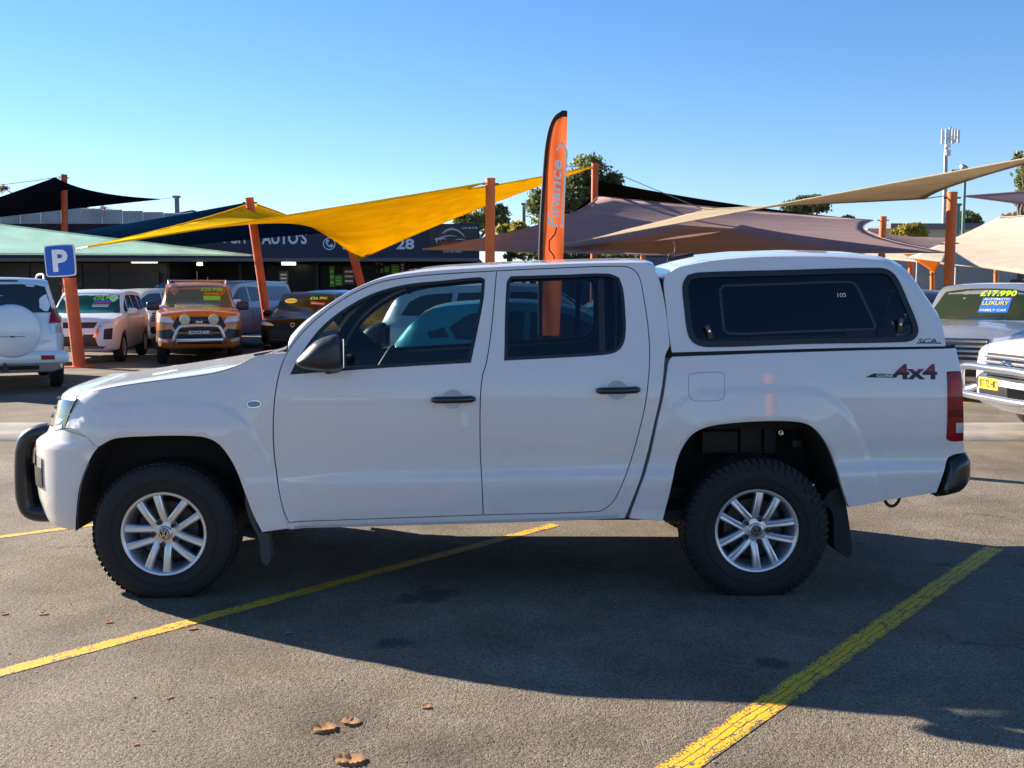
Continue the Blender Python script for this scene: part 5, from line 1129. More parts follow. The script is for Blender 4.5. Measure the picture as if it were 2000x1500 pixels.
# row of cars parked opposite, behind the photographer: the pickup's doors mirror them
def copy_tree(o, parent=None):
    c = o.copy(); COL.objects.link(c); c.parent = parent
    for ch in list(o.children): copy_tree(ch, c)
    return c
by = {o.name: o for o in bpy.data.objects if o.parent is None}
for src, x, y, ang, lab in (('white_wagon', -2.6, -6.4, -96, 'white wagon parked opposite, mirrored in the front door of the white pickup'), ('blue_hatchback', .6, -6.6, -92, 'blue hatchback parked opposite, mirrored in the rear door of the white pickup'), ('silver_wagon', 3.9, -6.2, -86, 'silver wagon parked opposite, mirrored in the bed side of the white pickup'), ('black_crossover', -6.2, -6.8, -98, 'black crossover parked opposite, mirrored in the front fender of the white pickup')):
    c = copy_tree(by[src]); c.location = (x, y, 0); c.rotation_euler = (0, 0, R(ang)); c['label'] = lab; c['group'] = 'cars parked opposite the pickup'
# ------------------------------------------------------------------ shade sails
def sail(name, label, corners, sags, m, group='shade sails over the car yard', rope=None):
    """membrane with catenary edges, relaxed like a soap film between its corners"""
    n = len(corners); C3 = [at(*c) for c in corners]; poly = [np.array((math.cos(2*math.pi*i/n), math.sin(2*math.pi*i/n))) for i in range(n)]; ctr = sum(C3, Vector())/n
    k = 22; B2 = []; B3 = []
    for i in range(n):
        a, b = C3[i], C3[(i+1) % n]; s = sags[i] if isinstance(sags, (list, tuple)) else sags
        mid = (a+b)/2; inw = ctr-mid
        for q in range(k):
            t = q/k; w = 4*t*(1-t); B2.append(poly[i]*(1-t)+poly[(i+1) % n]*t); B3.append(a.lerp(b, t)+inw*(s*w))
    P, T, lp = fill2d(np.array(B2), [], .085); N = len(P); X = np.zeros((N, 3)); fixed = np.zeros(N, bool); B2a = np.array(B2)
    for i in range(N):
        d = np.linalg.norm(B2a-P[i], axis=1); j = d.argmin()
        if d[j] < 1e-5: X[i] = B3[j]; fixed[i] = True
        else: X[i] = ctr
    Tn = np.array(T); E = np.vstack([Tn[:, [0, 1]], Tn[:, [1, 2]], Tn[:, [2, 0]]]); E = np.vstack([E, E[:, ::-1]]); deg = np.bincount(E[:, 0], minlength=N)[:, None]
    for _ in range(500):
        A = np.zeros((N, 3)); np.add.at(A, E[:, 0], X[E[:, 1]]); Y = A/np.maximum(deg, 1); X[~fixed] = Y[~fixed]
    root = mesh_obj(name, X, [tuple(t) for t in T], m, None, 180)
    sm = root.modifiers.new('thickness', 'SOLIDIFY'); sm.thickness = .006
    tag(root, label, 'shade sail', group)
    hm = MB(); hm.tube([Vector(b) for b in B3], .018, 6, closed=True); hm.build('edge_hem', m, root)
    return root, C3
yel = fabric('sail_yellow', (.95, .66, .02), .45); navy = fabric('sail_navy', (.010, .014, .035), .12); blue = fabric('sail_blue', (.008, .055, .16), .15); mint = fabric('sail_mint', (.56, .72, .67), .5)
mauve = fabric('sail_mauve', (.56, .42, .40), .55); blk = fabric('sail_black', (.012, .012, .014), .1); beige = fabric('sail_beige', (.64, .52, .36), .42); cream = fabric('sail_cream', (.78, .68, .54), .4); orng = fabric('sail_orange', (.65, .17, .02), .4)
sail('yellow_sail', 'big twisted yellow shade sail over the parked cars', [(172, 482, 21), (492, 396, 27), (700, 508, 29.5), (1158, 326, 31), (944, 358, 22.9)], [.06, .16, .10, .34, .05], yel)
sail('navy_sail', 'black-navy shade sail above the grey corrugated building', [(-260, 470, 33), (108, 347, 36), (312, 389, 44), (-40, 428, 44)], [.06, .16, .06, .04], navy)
sail('blue_sail', 'deep blue shade sail behind the yellow one', [(88, 464, 31), (484, 396, 29), (660, 452, 36), (330, 482, 37)], [.03, .05, .03, .03], blue)
sail('mint_sail', 'pale mint green shade sail hanging low over the left row of cars', [(-420, 385, 19), (498, 499, 27), (-260, 496, 20)], [.05, .035, .05], mint)
sail('mauve_sail', 'large mauve-brown shade sail stretched across the middle of the yard', [(826, 487, 26), (1168, 384, 30.5), (1706, 430, 33.5), (1850, 493, 24), (1300, 498, 23)], [.16, .04, .18, .02, .01], mauve)
sail('black_sail', 'black shade sail edge rising to the tallest orange post', [(960, 480, 36), (1170, 354, 31.5), (1700, 431, 36), (1300, 470, 42)], [.18, .10, .05, .05], blk)
sail('beige_sail', 'long twisted beige shade sail sweeping up past the phone tower', [(1095, 478, 25), (1374, 409, 30), (1806, 388, 22.5), (2120, 288, 15.5)], [.10, .16, .10, .07], beige)
sail('cream_sail', 'cream peaked shade sail behind the right-hand cars', [(1770, 503, 32), (1950, 424, 36), (2150, 395, 32), (2150, 560, 27)], [.06, .12, .05, .04], cream)
sail('cream_sail', 'cream shade sail hanging low beneath the peaked cream sail', [(1655, 500, 44), (1832, 472, 44), (2100, 470, 40), (2100, 540, 36)], [.05, .05, .05, .04], cream)
sail('orange_sail', 'small orange shade sail drawn down to a point beside the post', [(1766, 497, 39), (1856, 494, 39), (1824, 532, 36)], [.04, .14, .14], orng)
sail('small_mauve_sail', 'smaller mauve shade sail with a pale edge behind the orange posts', [(1688, 449, 37), (1760, 462, 40), (1880, 466, 40), (1800, 496, 33)], [.05, .05, .06, .06], mauve)
sail('thin_mauve_sail', 'thin mauve sail tip tied to the right-hand orange post', [(1882, 383, 24), (2100, 366, 26), (2100, 412, 25)], [.03, .04, .02], mauve)
# ------------------------------------------------------------------ posts, flag, signs
pom = mat('post_orange', (.80, .15, .018), .5, noise=.15, nscale=3); pod = mat('post_rust', (.58, .095, .02), .55, noise=.2, nscale=3)
def post(label, top, base, d, w, m=pom, db=None):
    T = at(*top, d); B = at(*base, db or d); dirv = (T-B).normalized(); k = (B.z+.05)/max(dirv.z, .2); B = B-dirv*k; r = w
    o = empty('sail_post', (B.x, B.y, 0), 0, label, 'post', 'orange sail posts')
    L = lambda p: Vector(p)-Vector((B.x, B.y, 0))
    MB().tube([L(B), L(T)], r, 20).build('pole', m, o, 60)
    MB().tube([L(T), L(T)+dirv*.02], r*1.06, 20).build('cap', m, o, 60)
    MB().box(-r*2, r*2, -r*2, r*2, .0, .02).build('base_plate', m, o)
    mbk = MB(); pr_ = L(T)-dirv*.10; mbk.tube([pr_+Vector((-r*1.7, 0, 0)), pr_+Vector((r*1.7, 0, 0))], .018, 8); mbk.build('eye_bolt', dkmetal, o)
    return o
post('tall thin orange-brown post beside the black-navy sail', (125, 342), (128, 560), 38, .11, pod)
post('leaning rusty orange post holding the blue parking sign', (136, 545), (155, 714), 22.3, .13, pod)
post('leaning orange-brown post at the peak of the yellow sail', (487, 388), (518, 600), 26.4, .105, pod)
post('leaning orange post at the low corner of the yellow sail', (686, 484), (703, 548), 29.8, .12, pod)
post('upright orange post carrying the high corner of the yellow sail', (958, 350), (957, 500), 23, .105)
post('tallest orange post at the peak of the mauve sail', (1162, 320), (1160, 495), 31.2, .10, pod)
post('upright orange post where the beige sail is roped', (1860, 377), (1852, 575), 22.4, .105)
post('short orange post at the corner of the mauve sail', (1725, 424), (1722, 500), 34, .11)
post('small distant orange post under the orange sail', (1779, 500), (1778, 560), 42, .10); post('distant orange post below the mauve sail edge', (1256, 494), (1255, 520), 45, .11)
post('thin distant orange post below the small orange sail tip', (1821, 530), (1821, 580), 36.5, .08); post('far orange post by the cream wall', (1946, 526), (1945, 560), 45, .10)
bp_ = empty('sail_post', (3.7, -3.0, 0), 0, 'orange post standing opposite, mirrored in the bed side of the white pickup', 'post', 'orange sail posts'); MB().tube([(-.25, 0, 0), (.1, 0, 4.2)], .11, 16).build('pole', pom, bp_, 60); MB().box(-.47, -.03, -.22, .22, 0, .02).build('base_plate', pom, bp_)
# cables
cab = mat('cable', (.45, .45, .45), .4, metal=.6)
def cable(label, pts, r=.012):
    o = MB().tube([at(*p) for p in pts], r, 6).build('sail_cable', cab); tag(o, label, 'cable', 'sail cables'); return o
cable('white cable from the tallest post down to the beige sail', [(1166, 322, 31), (1240, 354, 31), (1374, 409, 30)]); cable('rope from the beige sail to the orange post', [(1806, 388, 22.5), (1856, 381, 22.4)]); cable('cable between navy sail tip and grey pole', [(310, 389, 44), (345, 386, 46)])
cable('cable over the navy sail to the tall thin post', [(-30, 365, 36), (60, 354, 37), (124, 344, 38)]); cable('wire tying the mint sail to the leaning post', [(496, 499, 27), (507, 500, 26.6)]); cable('wire from yellow sail corner to the parking sign post', [(172, 482, 21), (150, 486, 22)])
cable('short wire at the high corner of the yellow sail', [(944, 358, 22.9), (952, 356, 23)])
# parking sign
c0 = at(117, 509, 22.0); o = empty('parking_sign', (c0.x, c0.y, 0), R(-6), 'square blue parking sign with white letter P', 'sign'); w = .325
pol = smooth_poly([(-w, -w+.04), (-w+.04, -w), (w-.04, -w), (w, -w+.04), (w, w-.04), (w-.04, w), (-w+.04, w), (-w, w-.04)], True, .05, 80)
def rot2(P, a): a = R(a); return [(x*math.cos(a)-z*math.sin(a), x*math.sin(a)+z*math.cos(a)) for x, z in P]
zc = c0.z; tl_ = 3.
MB().prism([(x, z+zc) for x, z in rot2(pol, tl_)], 0, .03).build('sign_border', st_white, o); MB().prism([(x*.93, z*.93+zc) for x, z in rot2(pol, tl_)], -.006, .0).build('sign_face', mat('sign_blue', (.01, .10, .50), .4), o)
lettering('letter', 'P', lambda u, v: (u*math.cos(R(tl_))-v*math.sin(R(tl_)), -.010, zc+u*math.sin(R(tl_))+v*math.cos(R(tl_))), st_white, o, h=.46, w=.34, bold=.035, x0=-.16, z0=-.23)
pst = at(148, 628, 21.9); lettering('post_lettering', 'CITY AUTOS', lambda u, v: at(140, 590, 22.11)+Vector((v*-1+u*.08, 0, -u)), ink, o, h=.10, w=.75, bold=.02) if False else None
# feather flag
fd = 11.0; fl = empty('feather_flag', (at(1082, 640, fd).x, fd, 0), 0, 'tall orange feather flag reading Finance with black pole sleeve', 'flag'); fx = fl.location.x
def fp(px, py, dy=0.): p = at(px, py, fd); return Vector((p.x-fx, dy, p.z))
left = [(1056, 655), (1056, 560), (1057, 500), (1059, 440), (1063, 370), (1067, 310), (1071, 275), (1078, 246), (1087, 229), (1097, 222)]; right = [(1092, 656), (1097, 560), (1100, 505), (1102, 440), (1104, 370), (1106, 310), (1107, 275), (1108, 246), (1108, 234), (1108, 222)]
V = []; Fc = []; nu = 8; rows_ = 60
lt = smooth_poly(left, False, 8, 90); rt = smooth_poly(right, False, 8, 90)
def along(P, t):
    s_ = np.concatenate([[0], np.cumsum(np.linalg.norm(np.diff(P, axis=0), axis=1))]); return np.array([np.interp(t*s_[-1], s_, P[:, 0]), np.interp(t*s_[-1], s_, P[:, 1])])
for i in range(rows_+1):
    a = along(lt, i/rows_); b = along(rt, i/rows_)
    for j in range(nu+1):
        t = j/nu; q = a*(1-t)+b*t; V.append(fp(q[0], q[1], .014*math.sin(i*.33+t*3)*t+.008*math.sin(t*7+i*.12)))
for i in range(rows_):
    for j in range(nu): k = i*(nu+1)+j; Fc.append((k, k+1, k+nu+2, k+nu+1))
flagm = fabric('flag_orange', (.86, .16, .045), .4)
cl = mesh_obj('cloth', V, Fc, flagm, fl, 180)
slv = [tuple(p) for p in lt]+[(1108, 219)]
MB().tube([fp(p[0]-1.5, p[1], 0) for p in slv], .022, 8).build('pole_sleeve', mat('sleeve_black', (.012, .012, .013), .7), fl, 60)
topv = [fp(1070, 280, -.012), fp(1074, 258, -.012), fp(1083, 238, -.012), fp(1098, 228, -.012), fp(1108, 229, -.012), fp(1108, 217, -.012), fp(1098, 216, -.012), fp(1084, 226, -.012), fp(1072, 250, -.012), fp(1067, 280, -.012)]
MB().add(topv, [(0, 1, 8, 9), (1, 2, 7, 8), (2, 3, 6, 7), (3, 4, 5, 6)]).build('top_sleeve', MATS['sleeve_black'], fl)
MB().tube([Vector((0, 0, 0)), fp(1056, 655)], .015, 8).build('pole', dkmetal, fl); MB().box(-.3, .3, -.25, .25, 0, .04, None, .01).build('base', dkmetal, fl)
# lettering runs up the flag
sc_ = fd/F
def fl_map(u, v): # u along the flag upwards, v to the left
    p = fp(1083, 443, 0); base = Vector((p.x, 0, p.z)); return base+Vector((-v+u*.065, -.085, u))
lettering('flag_lettering', 'Finance', fl_map, st_white, fl, h=.17*.675, w=1.02*.675, bold=.02, shear=.25, x0=-.02*.675, z0=-.05*.675)
tk = MB(); p0 = fl_map(-.02, -.10); 
for (u0, v0, u1, v1, wd) in ((-.014, -.071, .756, -.071, .011), (.756, -.071, .85, -.014, .011), (.85, -.014, .77, .034, .008)):
    a = fl_map(u0, v0); b = fl_map(u1, v1); d = (b-a).normalized(); s_ = Vector((-d.z, 0, d.x))*wd; tk.add([a-s_, b-s_, b+s_, a+s_], [(0, 1, 2, 3)])
tk.build('flag_tick', st_white, fl)
cr_ = MB(); 
carline = [(-.62, .02), (-.55, .05), (-.45, .06), (-.36, .14), (-.22, .15), (-.12, .07), (-.02, .05)]
for a_, b_ in zip(carline[:-1], carline[1:]):
    a = fl_map(a_[0]*.675, (a_[1]-.08)*.675); b = fl_map(b_[0]*.675, (b_[1]-.08)*.675); d = (b-a).normalized(); s_ = Vector((-d.z, 0, d.x))*.007; cr_.add([a-s_, b-s_, b+s_, a+s_], [(0, 1, 2, 3)])
cr_.build('flag_drawing', ink, fl)

# ------------------------------------------------------------------ shop building
navyw = mat('shop_navy', (.014, .022, .055), .55, noise=.25, nscale=.8); darkw = mat('shop_dark', (.010, .011, .015), .6, noise=.2, nscale=1.5); sgnw = mat('sign_white', (.72, .74, .78), .5)
bd = 44.; xl = at(-90, 500, bd).x; xr2 = at(936, 500, bd).x; zt = at(500, 437, bd).z; zbm = at(500, 504, bd).z
shop = empty('shop', ((xl+xr2)/2, bd, 0), 0, 'long dark navy shopfront with white AUTO\'S lettering on its fascia', 'building'); sx_ = (xl+xr2)/2
def sb(x0, x1, y0, y1, z0, z1, name, m, parent=None, bev=0.): return MB().box(x0-sx_, x1-sx_, y0-bd, y1-bd, z0, z1, None, bev).build(name, m, parent or shop)
fas = sb(xl, xr2, bd, bd+.3, zbm, zt, 'fascia', navyw)
sb(xl, xr2, bd-.12, bd+.0, zbm-.14, zbm-.003, 'fascia_rail', mat('rail_grey', (.10, .105, .12), .4)); sb(xl, xr2, bd+6, bd+6.3, 0, zbm, 'back_wall', darkw); sb(xl, xr2, bd+.31, bd+12, zt-.5, zt-.35, 'roof', mat('roof_grey', (.25, .26, .27), .6))
sb(xl, xr2, bd+.05, bd+6, zbm-.12, zbm-.02, 'soffit', darkw); sb(xl, xl+.3, bd+.02, bd+6, 0, zbm-.15, 'side_wall', darkw); sb(xr2-.3, xr2, bd+.02, bd+6, 0, zbm-.15, 'side_wall', darkw)
for px in (330, 470, 620, 740, 800, 900):
    p = at(px, 520, bd+2.4); sb(p.x-.07, p.x+.07, bd+2.3, bd+2.45, 0, zbm-.15, 'column', darkw)
gl = sb(at(520, 520, bd+2.5).x, xr2-.4, bd+2.5, bd+2.53, .4, zbm-.2, 'shop_glass', mat('shop_glass', (.006, .007, .009), .3, spec=.15))
sb(at(120, 520, bd+2.5).x, at(310, 520, bd+2.5).x, bd+2.5, bd+2.6, 0, zbm-.5, 'side_panel', mat('panel_grey', (.05, .05, .057), .6, noise=.2))
lampw = mat('tube_light', (.8, .8, .75), .4, emit=((1., .92, .75), 3.0))
for (a, b, py) in ((258, 307, 511), (495, 528, 508), (551, 577, 515), (670, 692, 507), (386, 395, 516)):
    p = at(a, py, bd+1.2); q = at(b, py, bd+1.2); sb(p.x, q.x, bd+1.1, bd+1.25, p.z-.05, p.z+.05, 'ceiling_light', lampw)
# posters in the shop window
for i, (a, b, c_, d, m) in enumerate(((644, 652, 520, 560, 'poster_green'), (654, 668, 537, 558, 'poster_green'), (670, 692, 522, 556, 'poster_maroon'), (733, 748, 511, 518, 'poster_orange'), (735, 748, 523, 534, 'poster_pink'), (750, 760, 520, 532, 'poster_green'), (764, 780, 516, 536, 'poster_green'), (782, 790, 512, 534, 'poster_brown'), (545, 562, 530, 556, 'poster_grey'))):
    cc = {'poster_green': (.10, .28, .06), 'poster_maroon': (.12, .03, .03), 'poster_orange': (.40, .14, .03), 'poster_pink': (.35, .16, .14), 'poster_brown': (.14, .04, .02), 'poster_grey': (.10, .10, .105)}[m]
    p = at(a, d, bd+2.4); q = at(b, c_, bd+2.4); po_ = sb(p.x, q.x, bd+2.46, bd+2.49, p.z, q.z, 'poster', mat(m, cc, .5))
    for r_ in range(3):
        z0 = p.z+(q.z-p.z)*(.15+.27*r_); sb(p.x+(q.x-p.x)*.15, p.x+(q.x-p.x)*.85, bd+2.45, bd+2.458, z0, z0+(q.z-p.z)*.12, 'poster_line', lime if m == 'poster_green' else st_white, po_)
def fsign(s, x0, x1, ytop, ybot, m=sgnw, **k):
    p = at(x0, ybot, bd-.02); q = at(x1, ytop, bd-.02); return lettering('fascia_lettering', s, lambda u, v: (u-sx_, -.02, v), m, fas, h=q.z-p.z, w=q.x-p.x, x0=p.x, z0=p.z, **k)
fsign("AN", 394, 440, 447, 474, bold=.02); fsign('CITY', 448, 500, 449, 476, bold=.02); fsign("AUTO'S", 511, 599, 452, 477, bold=.03); fsign('9', 666, 682, 462, 488, bold=.03); fsign('28', 774, 809, 466, 487, bold=.03)
p = at(643, 476, bd-.02); rr_ = 12*bd/F
MB().lathe([(rr_, 0), (rr_, -.02), (rr_*.86, -.02), (rr_*.86, 0)], 36, Matrix.Translation((p.x-sx_, -.002, p.z))).build('phone_ring', sgnw, fas)
hs_ = MB(); pts = [Vector((p.x-sx_+rr_*a, -.02, p.z+rr_*b)) for a, b in ((-.35, .42), (-.42, .10), (-.22, -.25), (.10, -.45), (.42, -.40))]
hs_.tube(pts, [.06, .04, .035, .04, .06], 8); hs_.tube([pts[0]+Vector((-.03, 0, .03)), pts[0]+Vector((.07, 0, -.02))], .06, 8); hs_.tube([pts[-1]+Vector((.03, 0, -.03)), pts[-1]+Vector((-.03, 0, .07))], .06, 8); hs_.build('phone_handset', sgnw, fas)
# logo panel on the right end
pa = at(838, 490, bd-.1); pb = at(934, 441, bd-.1); lgp = sb(pa.x, pb.x, bd-.10, bd-.02, pa.z, pb.z, 'logo_panel', mat('logo_black', (.018, .02, .026), .45))
def lg(s, x0, x1, yt, yb, m, **k):
    a = at(x0, yb, bd-.12); b = at(x1, yt, bd-.12); return lettering('logo_lettering', s, lambda u, v: (u-sx_, -.115, v), m, lgp, h=b.z-a.z, w=b.x-a.x, x0=a.x, z0=a.z, **k)
lg('WCA', 859, 910, 470, 483, mat('logo_red', (.45, .03, .03), .5), bold=.02); lg('Unit 38 & 39', 903, 932, 443, 447, sgnw, bold=.015); lg('Lic No. MD1 058333', 866, 902, 489, 493, sgnw, bold=.015)
ar = MB()
for pl_, wd_ in (([(864, 456), (872, 450), (883, 447), (894, 450), (903, 457), (908, 464)], [.02, .05, .05, .04, .03, .01]), ([(851, 467), (858, 466), (868, 462), (880, 460), (892, 462)], [.05, .05, .03, .025, .01]), ([(851, 466), (853, 471), (854, 475)], [.06, .04, .01]), ([(858, 469), (864, 466), (873, 467)], [.03, .03, .01]), ([(890, 468), (900, 467), (912, 470)], [.01, .03, .01])):
    ar.tube([at(x_, y_, bd-.13)-Vector((sx_, bd, 0)) for x_, y_ in pl_], wd_, 6)
ar.build('logo_arc', mat('logo_silver', (.55, .56, .6), .4), lgp); fl2 = MB()
for k in range(3): fl2.add([at(858+k*4, 458-k*1+q, bd-.13)-Vector((sx_, bd, 0)) for q in (0, 3)]+[at(864+k*4, 455-k*1+q, bd-.13)-Vector((sx_, bd, 0)) for q in (3, 0)], [(0, 1, 2, 3)])
fl2.build('logo_stripes', MATS['logo_red'], lgp)
# grey corrugated building on the left: ribbed metal sheets
bl = at(14, 414, 52); br = at(470, 440, 52); wb = empty('corrugated_shed', ((bl.x+br.x)/2, 52, 0), 0, 'grey corrugated metal shed wall behind the left shade sails', 'building')
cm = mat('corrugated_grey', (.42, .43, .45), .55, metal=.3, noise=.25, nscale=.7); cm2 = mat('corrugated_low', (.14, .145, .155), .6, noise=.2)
cx0 = (bl.x+br.x)/2; L_ = at(-160, 430, 52).x; sheetw = 1.0; x = L_; me_c = None; k = 0
pr = MB(); nrb = 10
while x < br.x:
    top = at(14, 413, 52).z if x > bl.x else at(0, 424, 52).z; top += .35-max(0, (x-bl.x))*.055
    V = []; Fc = []
    for i in range(nrb*4+1): xx = x+sheetw*i/(nrb*4); yy = .03*math.sin(i*math.pi/2); V += [(xx-cx0, yy, 0), (xx-cx0, yy, top)]
    Fc = [(2*i, 2*i+2, 2*i+3, 2*i+1) for i in range(nrb*4)]; mesh_obj('wall_sheet', V, Fc, cm, wb); x += sheetw+.004
MB().box(bl.x-cx0, br.x-cx0, .05, 8, 0, at(300, 438, 52).z-.3).build('shed_core', darkw, wb)
lw = empty('annex', (at(60, 520, 47).x, 47, 0), 0, 'low pale grey annex with a small window under the mint sail', 'building'); ax = lw.location.x
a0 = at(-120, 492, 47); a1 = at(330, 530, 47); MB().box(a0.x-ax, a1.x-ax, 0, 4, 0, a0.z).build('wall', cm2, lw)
p = at(0, 511, 46.9); q = at(12, 493, 46.9); wi = MB().box(p.x-ax-.3, q.x-ax, -.06, -.01, p.z, q.z).build('window', mat('annex_pane', (.08, .10, .13), .1, coat=.5), lw); MB().box(q.x-ax+.003, q.x-ax+.08, -.09, -.01, p.z, q.z).build('frame', st_white, wi)
p = at(-120, 512, 45); q = at(330, 507, 45); MB().box(p.x-ax, q.x-ax, -2.0, -.2, p.z, p.z+.12).build('awning', darkw, lw)
for px in (58, 160, 212): c_ = at(px, 540, 45.2); MB().box(c_.x-ax-.05, c_.x-ax+.05, -1.9, -1.8, 0, p.z).build('awning_post', trimblk, lw)
# right-hand buildings
rbx = at(1830, 470, 62); RBd = empty('warehouse', (rbx.x, 62, 0), 0, 'pale warehouse with a long dark roof behind the right-hand sails', 'building')
def rbox(px0, py0, px1, py1, dep, y0, y1, name, m, root):
    a = at(px0, py1, dep); b = at(px1, py0, dep); return MB().box(a.x-root.location.x, b.x-root.location.x, y0, y1, 0 if py1 > 560 else a.z, b.z).build(name, m, root)
rbox(1690, 446, 2150, 600, 62, 0, 8, 'wall', mat('wall_pale', (.48, .44, .40), .7, noise=.15, nscale=.5), RBd); rbox(1735, 437, 2150, 447, 62, -.4, 6, 'roof', mat('roof_slate', (.12, .125, .145), .6), RBd)
for px in range(1960, 2010, 14): rbox(px, 470, px+8, 484, 61.9, -.08, -.02, 'window', carglass, RBd)
wl_ = empty('yard_wall', (at(1750, 540, 50).x, 50, 0), 0, 'pale rendered yard wall behind the right-hand cars', 'wall'); rbox(1420, 497, 2150, 600, 50, 0, .3, 'wall', mat('wall_render', (.36, .33, .30), .75, noise=.2, nscale=.6), wl_); rbox(1420, 493, 2150, 497.2, 50, -.05, .35, 'coping', mat('coping', (.5, .48, .45), .7), wl_)
wb2 = empty('blue_shed', (at(1180, 520, 52).x, 52, 0), 0, 'blue-grey shed low behind the flag and cab roof', 'building'); rbox(1060, 500, 1420, 600, 52, 0, 5, 'wall', mat('wall_blue', (.12, .16, .22), .6, noise=.15), wb2); rbox(1050, 497, 1430, 500.2, 52, -.2, 5, 'roof_edge', mat('rail_grey', (.1, .1, .12), .4), wb2)
wf = empty('mesh_fence', (at(1900, 520, 40).x, 40, 0), 0, 'thin wire mesh fence with grey posts before the cream wall', 'fence')
for px in (1718, 1792, 1868, 1952):
    a = at(px, 491, 40); MB().tube([(a.x-wf.location.x, 0, 0), (a.x-wf.location.x, 0, a.z)], .035, 8).build('post', mat('galv', (.35, .36, .37), .5, metal=.5), wf)
a = at(1700, 490, 40); b = at(2100, 490, 40); MB().tube([(a.x-wf.location.x, 0, a.z), (b.x-wf.location.x, 0, b.z)], .02, 6).build('rail', MATS['galv'], wf); MB().tube([(a.x-wf.location.x, 0, a.z-.5), (b.x-wf.location.x, 0, b.z-.45)], .008, 6).build('wire', MATS['galv'], wf)
# phone tower, flood-light mast, plain poles
tm = mat('tower_steel', (.30, .31, .33), .5, metal=.3); tw_ = mat('antenna_white', (.62, .63, .65), .5)
td = 120.; tb_ = at(1849, 440, td); tr = empty('phone_tower', (tb_.x, td, 0), 0, 'slim phone tower topped by a ring of white antenna panels', 'tower')
def tp(px, py, dy=0.): p = at(px, py, td); return Vector((p.x-tb_.x, dy, p.z))
MB().tube([Vector((tp(1842, 440).x, 0, 0)), tp(1844, 440), tp(1847, 300), tp(1850, 262)], [.28, .26, .2, .14], 12).build('mast', tm, tr, 60)
MB().tube([tp(1848, 440), tp(1850, 310)], .06, 6).build('cable_ladder', tm, tr)
for i, px in enumerate((1836, 1842, 1848, 1854, 1862, 1870)):
    dy = (-.6, -.9, -1., -.9, -.5, -.2)[i]; a = tp(px, 283 if i < 4 else 280, dy); b = tp(px, 254 if i != 2 else 251, dy); MB().box(a.x-.14, a.x+.14, dy-.08, dy+.08, a.z, b.z, None, .04).build('antenna_panel', tw_, tr); MB().tube([Vector((a.x, dy, (a.z+b.z)/2)), Vector((tp(1850, 270).x, 0, (a.z+b.z)/2-.2))], .05, 6).build('antenna_arm', tm, tr)
for py in (285, 295, 301): p = tp(1850, py); MB().box(p.x-.25, p.x+.3, -.3, .1, p.z-.2, p.z+.15, None, .05).build('radio_unit', tw_, tr)
fm = mat('mast_green', (.10, .20, .19), .5); md_ = 55.; mb0 = at(1884, 440, md_); ms = empty('flood_mast', (mb0.x, md_, 0), 0, 'thin green mast with three flood lights on a crossbar', 'light mast')
def mp_(px, py, dy=0.): p = at(px, py, md_); return Vector((p.x-mb0.x, dy, p.z))
MB().tube([Vector((mp_(1878, 470).x, 0, 0)), mp_(1880, 470), mp_(1885, 333)], .08, 10).build('mast', fm, ms, 60); MB().tube([mp_(1858, 333), mp_(1913, 333)], .05, 8).build('crossbar', fm, ms)
for px, py in ((1882, 326), (1862, 340), (1907, 339)): p = mp_(px, py); MB().box(p.x-.17, p.x+.17, -.2, .12, p.z-.10, p.z+.10, Matrix.Translation(p) @ Matrix.Rotation(.5, 4, 'X') @ Matrix.Rotation(.3, 4, 'Y') @ Matrix.Translation(-p), .03).build('flood_light', mat('flood_grey', (.3, .31, .32), .3, metal=.5), ms)
gp_ = mat('pole_grey', (.16, .19, .22), .6)
def plain(label, px, top, d, r, m=gp_, arm=None):
    a = at(px, top, d); o = empty('utility_pole', (a.x, d, 0), 0, label, 'pole'); MB().tube([(0, 0, 0), (0, 0, a.z)], r, 10).build('pole', m, o, 60)
    MB().box(-r*1.3, r*1.3, -r*1.3, r*1.3, a.z, a.z+.1).build('cap', m, o)
    if arm: MB().tube([(0, 0, a.z-.9), (.9, -.1, a.z-.75), (1.1, -.1, a.z-.8)], .06, 8).build('lamp_arm', m, o)
plain('grey pole with a small lamp arm above the blue sail', 345, 386, 60, .14, gp_, True); plain('plain blue-grey pole between tree and flag', 1023, 400, 60, .11); plain('green-grey pole just behind the right orange post', 1871, 402, 48, .10, fm)
# ------------------------------------------------------------------ trees
def leafmat(name, c1, c2):
    m, n, l, p = principled(name); oi = n.new('ShaderNodeTexCoord'); t = n.new('ShaderNodeTexNoise'); t.inputs['Scale'].default_value = 1.1; t.inputs['Detail'].default_value = 6; l.new(oi.outputs['Object'], t.inputs['Vector'])
    r = n.new('ShaderNodeValToRGB'); r.color_ramp.elements[0].position = .35; r.color_ramp.elements[1].position = .65; r.color_ramp.elements[0].color = (*c1, 1); r.color_ramp.elements[1].color = (*c2, 1); l.new(t.outputs[0], r.inputs[0]); l.new(r.outputs[0], p.inputs['Base Color']); p.inputs['Roughness'].default_value = .55
    tr = n.new('ShaderNodeBsdfTranslucent'); l.new(r.outputs[0], tr.inputs[0]); mx = n.new('ShaderNodeMixShader'); mx.inputs[0].default_value = .45; l.new(p.outputs[0], mx.inputs[1]); l.new(tr.outputs[0], mx.inputs[2]); l.new(mx.outputs[0], n['Material Output'].inputs[0]); return m
lf_g = leafmat('leaf_green', (.10, .13, .045), (.24, .26, .10)); lf_d = leafmat('leaf_dark', (.07, .10, .045), (.17, .21, .09)); lf_y = leafmat('leaf_yellow', (.22, .20, .03), (.40, .34, .06)); lf_b = leafmat('leaf_brown', (.20, .12, .08), (.32, .20, .14)); bark = mat('bark', (.16, .13, .10), .85, noise=.3)
